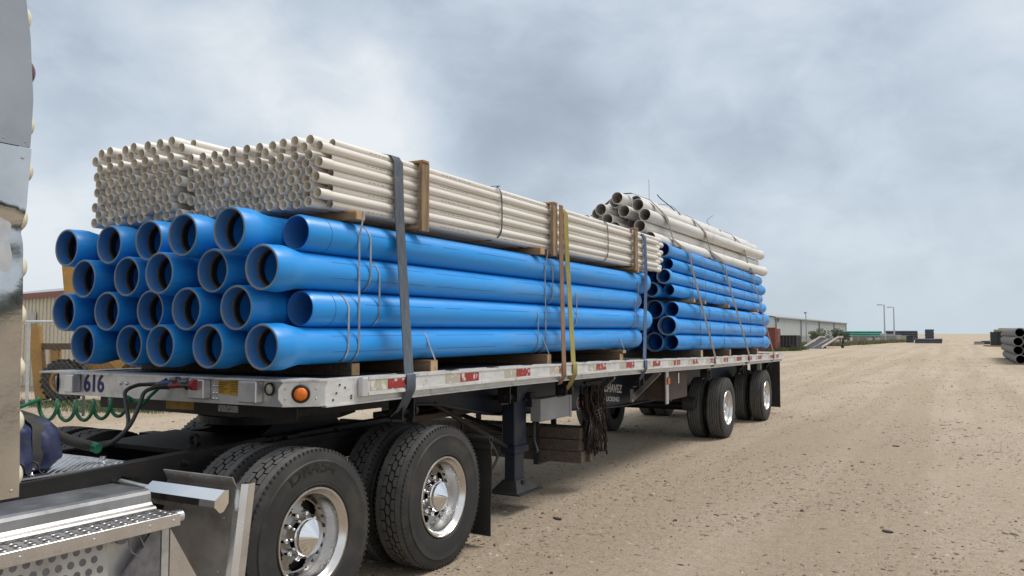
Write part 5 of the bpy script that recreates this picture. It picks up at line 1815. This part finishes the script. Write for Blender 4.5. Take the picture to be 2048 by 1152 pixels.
cr = thing('shipping_container', 'rust red shipping container standing behind the trailer tail', 'container', (-15.7, 81, 0))
redm = mat('container_red', (0.19, 0.04, 0.03), 0.6, col2=(0.14, 0.03, 0.024), scale=2, dirt=(0.1, 0.05, 0.04), dscale=3, damt=0.6)
redf = mat('container_faded_red', (0.24, 0.085, 0.065), 0.65, col2=(0.18, 0.06, 0.05), scale=2, dirt=(0.34, 0.26, 0.23), dscale=5, dlo=0.55, dhi=0.7, damt=0.6)
b = MB()
x = -21.7
while x < -15.75:
    b.box(x, x + 0.16, 81.04, 81.2, 0.12, 2.2); b.box(x + 0.16, x + 0.30, 81.0, 81.16, 0.12, 2.2); x += 0.3
b.box(-21.75, -15.65, 81.2, 83.4, 0.12, 2.22)
b.box(-21.8, -15.62, 80.97, 81.06, 0.0, 0.15); b.box(-21.8, -15.62, 80.97, 81.06, 2.2, 2.32); b.box(-15.72, -15.62, 80.96, 81.07, 0.15, 2.2)
child(b, 'body', redm, cr)
b = MB(); b.box(-15.648, -15.60, 81.1, 82.2, 0.15, 2.2); b.box(-15.648, -15.60, 82.22, 83.38, 0.15, 2.2)
dr = child(b, 'door', redf, cr)
b = MB()
for y in (81.35, 81.9, 82.5, 83.1):
    b.cyl((-15.57, y, 0.2), (-15.57, y, 2.15), 0.025, seg=6)
child(b, 'lock_bars', mat('dark_red_bar', (0.09, 0.03, 0.025), 0.6), cr)
b = MB()
for i in range(7):
    for (y, w_) in ((82.3, 0.3), (82.75, 0.22), (81.5, 0.25)):
        if (i * 7 + int(y * 10)) % 3:
            b.box(-15.598, -15.594, y, y + w_, 1.95 - i * 0.16, 2.02 - i * 0.16)
child(b, 'faded_marks', mat('faded_white_marks', (0.5, 0.42, 0.38), 0.7), cr)
b = MB(); b.box(-16.9, -16.78, 80.99, 80.995, 1.35, 1.95); b.box(-16.2, -16.12, 80.99, 80.995, 0.7, 1.2); child(b, 'faded_marks', MATS['faded_white_marks'], cr)

dk = mat('blackened_steel', (0.022, 0.022, 0.024), 0.6, col2=(0.035, 0.033, 0.033), scale=2)
dp = thing('waste_skip', 'black ribbed steel skip beside the red container', 'skip', (-15.7, 88, 0))
b = MB()
b.box(-16.75, -14.75, 87.0, 89.2, 0.25, 1.45); b.box(-16.85, -14.65, 86.9, 89.3, 1.45, 1.56)
child(b, 'bin', dk, dp)
b = MB()
x = -16.7
while x < -14.7:
    b.box(x, x + 0.1, 86.88, 86.995, 0.2, 1.449); x += 0.33
y = 87.1
while y < 89.2:
    b.box(-14.745, -14.63, y, y + 0.1, 0.2, 1.449); y += 0.35
child(b, 'ribs', mat('grey_black_rib', (0.06, 0.06, 0.062), 0.6), dp)
b = MB()
for x in (-16.5, -15.0):
    b.cyl((x - 0.06, 87.3, 0.125), (x + 0.06, 87.3, 0.125), 0.125, seg=12)
child(b, 'wheel', dk, dp)
sp = thing('scrap_drum', 'dark scrap drum lying in the weeds before the black skip', 'drum', (-15.1, 85, 0))
b = MB(); b.lathe([(-0.3, 0.0005), (-0.3, 0.24), (-0.1, 0.25), (0.1, 0.25), (0.3, 0.24), (0.3, 0.0005)], o=(-15.1, 85, 0.25), axis='X', seg=14); b.box(-15.45, -14.8, 84.7, 85.3, 0.46, 0.55); child(b, 'shell', dk, sp)

rm = thing('loading_ramp', 'black steel loading ramp with pale striped side rails', 'ramp', (-14.6, 100, 0))
b = MB()
LA, RA = Vector((-15.95, 98.6, 0.06)), Vector((-13.95, 98.9, 0.06))
D = Vector((1.15, 5.2, 1.05))
LB, RBp = LA + D, RA + D
LT, RT = LB + Vector((0.35, 1.6, 0.0)), RBp + Vector((0.35, 1.6, 0.0))
def slab(b_, q, th, mi=0):
    q = [Vector(p) for p in q]; n = len(q)
    vs = q + [p - Vector((0, 0, th)) for p in q]
    b_.add(vs, [tuple(range(n)), tuple(range(2 * n - 1, n - 1, -1))] + [(i, n + i, n + (i + 1) % n, (i + 1) % n) for i in range(n)], mi)
slab(b, [LA, RA, RBp, LB], 0.05); slab(b, [LB, RBp, RT, LT], 0.08)
child(b, 'ramp_deck', dk, rm)
b = MB(); mid = (LA + RA) / 2; e = Vector((0.16, 0, 0.02)); slab(b, [mid - e, mid + e * 1 + Vector((0, 0, 0.04)), mid + D + e + Vector((0, 0, 0.02)), mid + D - e + Vector((0, 0, 0.04))], 0.015)
child(b, 'centre_strip', mat('grey_strip', (0.25, 0.25, 0.27), 0.5), rm)
for (A, B, T) in ((LA, LB, LT), (RA, RBp, RT)):
    b = MB()
    for hh in (0.0, 0.14):
        up = Vector((0, 0, hh + 0.02))
        b.tube([A + up, B + up + Vector((0, 0, 0.12)), T + up + Vector((0, 0, 0.1))], 0.045, 6)
    child(b, 'side_rail', mat('pale_pink_rail', (0.6, 0.5, 0.47), 0.6), rm)
for p in (RT, LT):
    b = MB(); b.box(p.x - 0.1, p.x + 0.1, p.y - 0.15, p.y, 0.0, p.z - 0.09); b.cyl((p.x - 0.15, p.y - 0.6, 0.25), (p.x + 0.15, p.y - 0.6, 0.25), 0.25, seg=14); child(b, 'leg', dk, rm)

# vegetation
leafs = {'olive': mat('olive_leaves', (0.10, 0.115, 0.05), 0.8, col2=(0.06, 0.075, 0.032), scale=3), 'dark': mat('dark_leaves', (0.032, 0.05, 0.026), 0.8, col2=(0.05, 0.07, 0.035), scale=3),
         'dry': mat('dry_weeds', (0.20, 0.17, 0.085), 0.9, col2=(0.12, 0.125, 0.055), scale=3), 'green': mat('green_weeds', (0.09, 0.13, 0.045), 0.85, col2=(0.055, 0.09, 0.03), scale=3)}
barkm = mat('grey_bark', (0.12, 0.095, 0.075), 0.9)
rv = random.Random(17)


def leafcloud(b_, lobes, n, s):
    for _ in range(n):
        (cx_, cy_, cz_, rx, ry, rz) = rv.choice(lobes)
        while True:
            p = Vector((rv.uniform(-1, 1), rv.uniform(-1, 1), rv.uniform(-1, 1)))
            if p.length < 1: break
        p = Vector((cx_ + p.x * rx, cy_ + p.y * ry, cz_ + p.z * rz))
        u = Vector((rv.gauss(0, 1), rv.gauss(0, 1), rv.gauss(0, 1))).normalized(); v_ = u.orthogonal().normalized()
        q = s * rv.uniform(0.6, 1.4)
        b_.add([p - u * q, p + v_ * q * 0.5, p + u * q, p - v_ * q * 0.5], [(0, 1, 2, 3)])


def tree(name, label, cat, x, y, hgt, wid, lm, n, s, group=None, lean=0.0):
    t = thing(name, label, cat, (x, y, 0), group)
    b_ = MB(); b_.tube(smooth_path([(0, 0, 0), (lean * 0.3, 0.05, hgt * 0.3), (lean, 0, hgt * 0.7)], 4), 0.08, 7, rs=None)
    for k in range(5):
        a = k * 1.3
        b_.tube([(lean * 0.4, 0, hgt * 0.35), (wid * 0.35 * math.cos(a), wid * 0.35 * math.sin(a), hgt * (0.55 + 0.08 * k))], 0.03, 5)
    b_.build('trunk', barkm, t)
    lobes = [(wid * 0.3 * math.cos(k * 2.1), wid * 0.3 * math.sin(k * 2.1), hgt * (0.45 + 0.09 * k), wid * rv.uniform(0.22, 0.36), wid * rv.uniform(0.22, 0.36), hgt * rv.uniform(0.12, 0.2)) for k in range(6)]
    b_ = MB(); leafcloud(b_, lobes, n, s); b_.build('crown', lm, t)
    return t


tree('shrub_tree', 'dark bushy small tree at the warehouse end', 'tree', -16.15, 133.5, 2.35, 2.6, leafs['dark'], 900, 0.12)
tree('shrub_tree', 'thin pale green small tree in front of the warehouse', 'tree', -18.3, 131.5, 2.5, 2.2, leafs['olive'], 420, 0.11)
tree('shrub_tree', 'rounded olive bush next to the loading ramp', 'tree', -19.0, 129.2, 2.05, 2.2, leafs['olive'], 800, 0.12)


def weeds(name, label, pts, n, hmax, lm, seed):
    r_ = random.Random(seed); b_ = MB()
    for _ in range(n):
        (x0, y0, x1, y1, wd) = r_.choice(pts)
        t = r_.random()
        x = x0 + (x1 - x0) * t + r_.uniform(-wd, wd); y = y0 + (y1 - y0) * t + r_.uniform(-wd, wd)
        hh = hmax * r_.uniform(0.3, 1.0)
        a = r_.uniform(0, PI); w_ = hh * r_.uniform(0.04, 0.12)
        lx, ly = r_.gauss(0, 0.3) * hh, r_.gauss(0, 0.3) * hh
        b_.add([(x - w_ * math.cos(a), y - w_ * math.sin(a), 0), (x + w_ * math.cos(a), y + w_ * math.sin(a), 0), (x + lx + w_ * .5 * math.cos(a), y + ly + w_ * .5 * math.sin(a), hh * .7), (x + lx * 1.4, y + ly * 1.4, hh)], [(0, 1, 2, 3)])
    o_ = b_.build(name, lm); return tag(o_, label, 'weeds', None, 'stuff')


weeds('dry_weeds', 'dry scrubby weeds along the far yard edge', [(-15.5, 118, -13.2, 150, 1.0), (-13.2, 150, -9.5, 182, 0.9), (-19, 112, -14.2, 122, 0.8)], 5200, 0.75, leafs['dry'], 1)
weeds('green_weeds', 'green weeds round the container, skip and ramp', [(-16.2, 80.3, -14.3, 85.5, 0.4), (-15.8, 86.2, -14.6, 92, 0.4), (-16.5, 95, -16.3, 104, 0.6), (-13.3, 130, -11.8, 160, 0.6)], 2200, 0.5, leafs['green'], 2)

# chain-link fence by the warehouse
def chain_fence(name, label, pts, hgt, step, m_post, m_mesh, gap=0.14, rad=0.008):
    t = thing(name, label, 'fence', (pts[0][0], pts[0][1], 0))
    po = Vector(t.location)
    b_ = MB(); bm_ = MB()
    for (p, q) in zip(pts, pts[1:]):
        p = Vector((*p, 0)); q = Vector((*q, 0)); d = q - p; n = max(1, int(d.length / step))
        for k in range(n + 1):
            c = p + d * k / n - po; b_.cyl(c, c + Vector((0, 0, hgt)), 0.035, seg=8)
        b_.cyl(p - po + Vector((0, 0, hgt)), q - po + Vector((0, 0, hgt)), 0.028, seg=8)
        u = d.normalized(); L = d.length
        m = int((L + hgt) / gap)
        for k in range(m):
            s0 = k * gap
            for s in (1, -1):
                a0 = s0 if s < 0 else s0 - hgt
                z0 = 0.03; z1 = hgt
                st, en = a0, a0 + s * hgt
                if s < 0: st, en = s0, s0 - hgt
                za, zb = z0, z1
                if st < 0 and en <= 0 or st > L and en >= L: continue
                def clip(pa, pz, qa, qz):
                    if pa < 0: f = (0 - pa) / (qa - pa); pa, pz = 0, pz + (qz - pz) * f
                    if pa > L: f = (L - pa) / (qa - pa); pa, pz = L, pz + (qz - pz) * f
                    return pa, pz
                A = clip(st, za, en, zb); B_ = clip(en, zb, st, za)
                if A[0] == B_[0]: continue
                bm_.cyl(p - po + u * A[0] + Vector((0, 0, A[1])), p - po + u * B_[0] + Vector((0, 0, B_[1])), rad, seg=3, cap=False)
    b_.build('posts_and_rail', m_post, t); bm_.build('chain_link', m_mesh, t)
    return t


galv = mat('galvanised_steel', (0.42, 0.43, 0.44), 0.45, 0.6)
chain_fence('chain_link_fence', 'grey chain-link fence in front of the warehouse', [(-22.5, 121), (-14.0, 150), (-10.9, 176)], 1.4, 3.2, galv, mat('fence_wire', (0.2, 0.22, 0.22), 0.6, 0.3), 0.4, 0.02)
pn = thing('boarded_fence', 'brown boarded length set in the far fence', 'fence', (-15.2, 151, 0))
b = MB(); b.box(-16.2, -14.0, 151, 151.15, 0.1, 1.35); child(b, 'board', mat('brown_board', (0.2, 0.17, 0.12), 0.8), pn)
b = MB(); b.box(-16.3, -16.2, 150.95, 151.2, 0, 1.45); b.box(-14.0, -13.9, 150.95, 151.2, 0, 1.45); child(b, 'post', galv, pn)

grn = mat('teal_green_pipe', (0.005, 0.25, 0.17), 0.5, col2=(0.004, 0.18, 0.13), scale=1)
k = 0
for r, zz in enumerate((1.05, 1.55, 2.05)):
    for j in range(2):
        b = MB(); y = 204 + j * 1.2 + r * 0.4
        b.lathe([(0, 0.22), (0.0, 0.245), (8.6 - r * 0.6 + j, 0.245), (8.6 - r * 0.6 + j, 0.22), (0, 0.22)], axis='X', seg=12)
        o = b.build('green_pipe', grn); o.location = (-24.8 + r * 0.3, y, zz); o.rotation_euler = (0, 0, 0.25)
        tag(o, f"teal green pipe in the far stack behind the fence, {('lowest', 'middle', 'top')[r]} layer, {('nearer', 'farther')[j]} one", 'pipe', 'teal green pipes stacked far behind')
b = thing('pipe_rack', 'low rack carrying the teal green pipes far behind the fence', 'rack', (-20.5, 205, 0))
m_ = MB()
for x in (-23, -20, -17.5):
    m_.box(x - 0.15, x + 0.15, 203.4, 207.5, 0, 0.82)
child(m_, 'bearer', dk, b)

cw = thing('concrete_wall', 'low pale concrete wall at the far end of the fence', 'wall', (-12, 181, 0))
b = MB()
p, q = Vector((-14.3, 181, 0)), Vector((-9.0, 181.6, 0))
for k in range(4):
    a = p + (q - p) * k / 4; c = p + (q - p) * (k + 0.97) / 4
    z1 = 1.72 - 0.13 * k
    b.prism([(a.x, a.y), (c.x, c.y), (c.x, c.y + 0.5), (a.x, a.y + 0.5)], 0, z1, 'Z')
child(b, 'block', mat('pale_concrete', (0.42, 0.40, 0.36), 0.85, col2=(0.34, 0.32, 0.29), scale=1), cw)
db = thing('dark_crate', 'dark blue-grey crate at the end of the concrete wall', 'crate', (-8.0, 168, 0))
slate = mat('slate_dark', (0.035, 0.042, 0.055), 0.6, col2=(0.05, 0.056, 0.07), scale=1)
b = MB(); b.box(-8.75, -7.55, 167.4, 169, 0.05, 1.25); child(b, 'body', slate, db)
b = MB()
for x in (-8.75, -8.35, -7.95, -7.61):
    b.box(x, x + 0.06, 167.33, 167.395, 0.02, 1.27)
b.box(-8.8, -7.5, 167.3, 169.1, 1.2505, 1.33); child(b, 'frame', dk, db)

gal2 = mat('pale_pole', (0.46, 0.47, 0.48), 0.5, 0.3)
for (x, y, hgt, lab) in ((-12.2, 165, 7.0, 'taller-looking lamp post, nearer of the two far poles'), (-11.7, 182, 7.05, 'farther of the two far lamp posts'),):
    t = thing('street_lamp', lab, 'lamp post', (x, y, 0), 'lamp posts beyond the yard')
    b = MB(); b.cyl((0, 0, 0), (0, 0, hgt), 0.16, 0.1, seg=10); b.box(-0.3, 0.3, -0.3, 0.3, 0, 0.35, c=0.03); b.build('pole', gal2, t)
    b = MB(); b.box(-0.35, 0.1, -0.06, 0.06, hgt - 0.02, hgt + 0.08); b.build('arm', gal2, t)
    b = MB(); b.box(-1.25, -0.35, -0.2, 0.2, hgt - 0.01, hgt + 0.13, c=0.03); b.build('lamp_head', mat('lamp_head_grey', (0.25, 0.26, 0.27), 0.5), t)
t = thing('security_pole', 'slim grey pole with a small lamp against the warehouse', 'pole', (-19.9, 126, 0))
b = MB(); b.cyl((0, 0, 0), (0, 0, 4.8), 0.07, 0.055, seg=8); b.build('pole', wh_trim, t)
b = MB(); b.box(-0.25, 0.1, -0.12, 0.12, 4.7, 4.92, c=0.03); b.build('lamp_head', wh_trim, t)

# dark stock piles on the horizon
bd = mat('blue_black_stock', (0.05, 0.06, 0.085), 0.6, col2=(0.07, 0.082, 0.11), scale=0.6)
def stack_of(name, label, x0, x1, y0, rows, rad, group, L=None, m_=bd):
    for r in range(rows):
        o_b = MB(); L_ = x1 - x0
        o_b.lathe([(0, rad * 0.8), (0, rad), (L_, rad), (L_, rad * 0.8), (0, rad * 0.8)], axis='X', seg=12)
        o_ = o_b.build(name, m_); o_.location = (x0 + 0.05 * (r % 2), y0, rad + 0.12 + r * rad * 1.95)
        tag(o_, label.format(('lowest', 'second', 'third', 'fourth', 'fifth', 'top')[r]), 'pipe', group)


stack_of('black_pipe', 'long blue-black pipe on the horizon left of the open yard, {} in its pile', -16.2, -9.1, 222, 5, 0.235, 'blue-black pipes on the horizon')
stack_of('black_pipe', 'short blue-black pipe alone on the horizon, {} in its pile', -8.35, -6.2, 247, 6, 0.235, 'short blue-black pipes on the horizon')
stack_of('black_pipe', 'low dark pipe lying beyond the dark crate, {} of two', -6.6, -2.6, 150, 2, 0.20, 'low dark pipes beyond the crate')
mo = thing('sand_pile', 'low pale heap of sand at the end of the dark pipes', 'sand pile', (-2.2, 152, 0))
b = MB(); b.lathe([(0.42, 0.0005), (0.36, 0.5), (0.2, 1.2), (0.0, 2.0)], axis='Z', seg=18, M=Matrix.Translation((-3.5, 170, 0)) @ Matrix.Diagonal((1.6, 1, 1, 1))); child(b, 'heap', gm, mo)

# grey pipes stacked at the edge of the yard
gp = mat('grey_concrete_pipe', (0.21, 0.205, 0.195), 0.8, col2=(0.16, 0.156, 0.15), scale=1.2, dirt=(0.28, 0.26, 0.22), dscale=2, damt=0.5, objvar=0.06)
gpi = mat('dark_pipe_bore', (0.02, 0.02, 0.022), 0.8)
b = MB()
r0 = 0.27
cor = []
y = 0.0
while y < 14.0:
    cor += [(y, r0), (y + 0.12, r0), (y + 0.14, r0 - 0.012), (y + 0.2, r0 - 0.012)]
    y += 0.22
b.lathe(cor, seg=24, mi=0)
b.lathe([(0, r0), (0, r0 - 0.045)], seg=24, mi=0, smooth=False); b.lathe([(0, r0 - 0.045), (14, r0 - 0.045)], seg=24, mi=1); b.lathe([(14, r0), (14, r0 - 0.045)], seg=24, mi=0, smooth=False)
gme = b.mesh('grey_pipe', [gp, gpi])
for r in range(4):
    for c_ in range(3 if r < 3 else 2):
        x = 2.93 + c_ * 0.58 + (0.0, -0.07, -0.1, 0.02)[r] + (0.0 if r < 3 else 0.0)
        z = r0 + 0.02 + r * 0.50
        o = inst('grey_pipe', gme, (x, 53.5 + (0, 0.5, -0.2, 0.3)[r] + c_ * 0.3, z), (0, 0, 0.004))
        tag(o, f"grey ribbed drainage pipe at the yard edge, {('lowest', 'second', 'third', 'top')[r]} layer, {('outermost', 'middle', 'inner')[c_]} column", 'pipe', 'grey ribbed pipes at the yard edge')
t = thing('dark_container', 'dark green-grey container behind the grey ribbed pipes', 'container', (4.4, 127, 0))
b = MB(); b.box(3.62, 6.6, 127, 130, 0.1, 1.95); child(b, 'body', mat('green_black_steel', (0.03, 0.042, 0.045), 0.6), t)
b = MB()
for x in (3.62, 4.4, 5.2, 6.0):
    b.box(x, x + 0.08, 126.93, 126.995, 0.1, 1.99)
child(b, 'ribs', dk, t)
for i, (x0, z0, y0, L_) in enumerate(((3.95, 2.12, 126, 4.0), (4.5, 2.3, 126.4, 3.5), (4.7, 1.6, 124.5, 3.5), (4.75, 1.15, 124.5, 3.4), (4.72, 0.7, 124.5, 3.4))):
    b = MB(); b.lathe([(0, 0.14), (0, 0.17), (L_, 0.17), (L_, 0.14), (0, 0.14)], axis='X', seg=12)
    o = b.build('tan_pipe', mat('tan_grey_pipe', (0.22, 0.21, 0.17), 0.8, objvar=0.2)); o.location = (x0, y0, z0)
    tag(o, ('tan pipe lying on the dark container, lower of two', 'tan pipe lying on the dark container, upper of two', 'tan pipe beside the dark container, highest of three', 'tan pipe beside the dark container, middle of three', 'tan pipe beside the dark container, lowest of three')[i], 'pipe', 'tan pipes by the dark container')
b = MB(); b.box(6.7, 13, 150, 153, 0.0, 2.2); b.box(6.6, 13.1, 149.9, 153.1, 2.201, 2.35)
tag(b.build('storage_shed', mat('plum_black', (0.045, 0.04, 0.06), 0.6)), 'long dark storage shed at the far edge of the yard', 'shed')
for i, (x, y, lab) in enumerate(((2.5, 150, 'pallet of pale and dark sheets, nearer the open yard'), (3.5, 152, 'pallet of dark sheets beside the dark container'))):
    t = thing('loaded_pallet', lab, 'pallet', (x, y, 0), 'pallets by the dark container')
    b = MB(); b.box(-0.6, 0.9, -0.7, 0.7, 0.0, 0.12); child_ = b.build('pallet_base', dk, t)
    b = MB(); b.box(-0.55, 0.85, -0.65, 0.65, 0.121, 0.30); b.build('lower_sheets', mat('pale_sheets', (0.4, 0.41, 0.43), 0.6) if i == 0 else slate, t)
    b = MB(); b.box(-0.5, 0.7, -0.6, 0.6, 0.301, 0.55 if i else 0.45); b.build('upper_sheets', slate, t)
for i, (x, y) in enumerate(((2.75, 128), (3.2, 124.5))):
    plank('loose_beam', ('long wooden beam on the sand before the dark container', 'shorter wooden beam nearer the grey ribbed pipes')[i], 'beam', x, x + 4.5 - i, y, y + 0.3, 0.0, 0.16, mat('orange_wood', (0.36, 0.22, 0.1), 0.8), None, False)

# ------------------------------------------------------------------ yard behind: left
tan_wall = mat('tan_cladding', (0.58, 0.53, 0.42), 0.6, col2=(0.53, 0.485, 0.385), scale=0.8, stretch=(2, 2, 0.4), dirt=(0.26, 0.23, 0.17), dscale=1.5, damt=0.3)
A = Vector((-27.6, 16.0, 0)); B_ = Vector((-25.2, 15.55, 0))
u = (B_ - A).normalized(); nrm = Vector((u.y, -u.x, 0)) * 1.0
bld = thing('metal_building', 'tan ribbed metal building with a dark red eave', 'building', tuple(A))
ang = math.atan2(u.y, u.x)
bld.rotation_euler = (0, 0, ang)
b = MB()
x = -9.0
while x < 4.2:
    b.box(x, x + 0.26, 0.0, 0.12, 0, 2.95); b.box(x + 0.26, x + 0.30, -0.03, 0.12, 0, 2.95); x += 0.3
b.box(-9, 4.2, 0.121, 8, 0, 2.95)
b.build('wall', tan_wall, bld)
b = MB(); b.prism([(-0.12, 2.951), (8.2, 2.951), (8.2, 3.3), (4.0, 3.7), (-0.12, 3.06)], -9.1, 4.3, 'X'); b.build('roof', roofm, bld)
b = MB(); b.box(-9.1, 4.3, -0.17, -0.121, 2.90, 3.07); b.build('eave_trim', mat('dark_red_trim', (0.21, 0.06, 0.05), 0.55), bld)
ac = MB(); ac.box(0.62, 1.02, -0.33, -0.031, 2.05, 2.45, c=0.01); ac = ac.build('air_conditioner', white_paint, bld)
b = MB(); b.box(0.68, 0.96, -0.336, -0.3305, 2.1, 2.4)
for k in range(7):
    b.box(0.68, 0.96, -0.342, -0.3365, 2.12 + k * 0.04, 2.13 + k * 0.04)
b.build('grille', mat('dark_grille', (0.07, 0.07, 0.075), 0.7), ac)
cf = chain_fence('chain_link_fence', 'chain-link fence with white top rail before the tan building', [(-25.5, 9.2), (-19.10, 11.17), (-13.5, 13.1)], 2.02, 2.6, mat('white_galvanised', (0.6, 0.61, 0.62), 0.4, 0.3), mat('thin_fence_wire', (0.26, 0.26, 0.25), 0.6, 0.2), 0.14, 0.0018)

yel = mat('worn_yellow_paint', (0.38, 0.205, 0.04), 0.55, col2=(0.30, 0.16, 0.032), scale=3, dirt=(0.13, 0.08, 0.04), dscale=3, damt=0.7)
ymc = thing('yellow_loader', 'old yellow lifting machine with big lugged tyres behind the trailer nose', 'machine', (-19.9, 12.9, 0))


def yp(b_, name, m_=yel):
    return child(b_, name, m_, ymc)


def beam(b_, p, q, w_, t_):
    b_.ribbon([p, q], w_, t_, wdir=(0.85, 0.5, 0))


b = MB(); beam(b, (-20.82, 12.32, 1.92), (-20.35, 12.30, 0.06), 0.26, 0.2); yp(b, 'outrigger_beam')
b = MB(); beam(b, (-20.35, 12.6, 1.42), (-20.25, 12.6, 0.1), 0.2, 0.18); yp(b, 'support_post')
b = MB(); b.ribbon([(-20.7, 12.40, 1.41), (-18.2, 13.5, 1.41)], 0.16, 0.16, wdir=(0, 0, 1)); yp(b, 'cross_beam', mat('rusty_brown_beam', (0.11, 0.065, 0.04), 0.7))
b = MB(); b.ribbon([(-20.3, 13.0, 0.86), (-16.6, 14.6, 0.86)], 0.3, 0.7, wdir=(0, 0, 1)); yp(b, 'chassis')
b = MB(); b.ribbon([(-20.15, 13.1, 1.18), (-19.2, 13.5, 1.18)], 0.06, 0.4, wdir=(0, 0, 1)); b.ribbon([(-20.05, 13.1, 1.25), (-19.4, 13.4, 1.25)], 0.05, 0.3, wdir=(0, 0, 1)); yp(b, 'timber_load', lumber)
b = MB(); b.ribbon([(-18.4, 13.25, 0.95), (-19.1, 12.9, 1.6), (-19.85, 12.75, 2.75), (-20.08, 12.8, 3.6)], 0.4, 0.3, wdir=(0.85, 0.5, 0)); yp(b, 'boom')
for k, (x, y) in enumerate(((-19.85, 12.55), (-17.8, 13.4))):
    M = Matrix.Translation((x, y, 0.545)) @ Matrix.Rotation(math.radians(25), 4, 'Z')
    b = MB()
    b.lathe([(-0.18, 0.3), (-0.19, 0.46), (-0.13, 0.52), (0.13, 0.52), (0.19, 0.46), (0.18, 0.3)], axis='Y', seg=32, M=M)
    for q in range(22):
        for s in (-1, 1):
            Mq = M @ Matrix.Rotation(2 * PI * (q + 0.5 * (s > 0)) / 22, 4, 'Y') @ Matrix.Rotation(s * 0.5, 4, 'Z')
            b.box(-0.03, 0.03, min(0, s * 0.19), max(0, s * 0.19), 0.50, 0.545, M=Mq)
    wl_ = yp(b, 'wheel', rubber)
    b = MB(); b.lathe([(-0.17, 0.31), (-0.16, 0.24), (-0.08, 0.22), (-0.08, 0.12), (-0.14, 0.1), (-0.14, 0.0006)], axis='Y', seg=24, M=M)
    hb = yp(b, 'hub', yel); hb.parent = wl_
tp = MB(); tp.box(-0.025, 0.025, -0.02, -0.012, 0, 1.05); tp.box(-0.008, 0.008, -0.012, 0.03, 0, 1.05)
o = tp.build('fence_stake', mat('green_stake', (0.06, 0.085, 0.08), 0.6)); o.location = (-16.25, 10.7, 0); tag(o, 'short dark green steel stake standing below the trailer nose', 'stake')
weeds('grass_tufts', 'patchy grass round the fence foot and yellow machine', [(-22, 11.4, -16.5, 12.6, 0.7), (-20, 12.0, -14, 14.0, 0.8), (-24, 10.5, -18.5, 12.0, 0.6), (-17.5, 11.5, -15.5, 12.3, 0.5)], 6500, 0.14, leafs['green'], 5)

# scrub across the yard on the roadside of the truck, seen in its polished metal
def scrub(x, y, hgt, wid, i):
    return tree('roadside_tree', f"dark shrubby tree across the yard facing the sleeper wall, {ORD[i]} along its row", 'tree', x, y, hgt, wid, leafs['dark'], 1500, 0.28, 'shrubby trees across the yard')


for i, y in enumerate((4.5, 8.5, 12.5, 16.5, 21)):
    scrub(22 + (i % 2) * 2, y, 3.3 + 0.6 * (i % 3), 6.0, i)
# dark scraps on the ground
rs_ = random.Random(12)
chip = MATS['dark_chip']
for i, (x, y, lab) in enumerate(((-0.60, 7.9, 'flat dark rubber scrap on the sand, nearest the camera'), (-3.35, 6.95, 'flat dark rubber scrap on the sand ahead of the landing leg'), (-0.9, 13.9, 'dark rubber scrap out on the open sand'))):
    b = MB(); n = 9
    poly = [(math.cos(2 * PI * k / n) * 0.055 * rs_.uniform(0.6, 1.2), math.sin(2 * PI * k / n) * 0.028 * rs_.uniform(0.6, 1.2)) for k in range(n)]
    b.prism(poly, 0.0, 0.014, 'Z'); o = b.build('rubber_scrap', chip); o.location = (x, y, 0.001); o.rotation_euler = (0.03, 0, rs_.uniform(-0.5, 0.5)); tag(o, lab, 'scrap', 'rubber scraps on the sand')
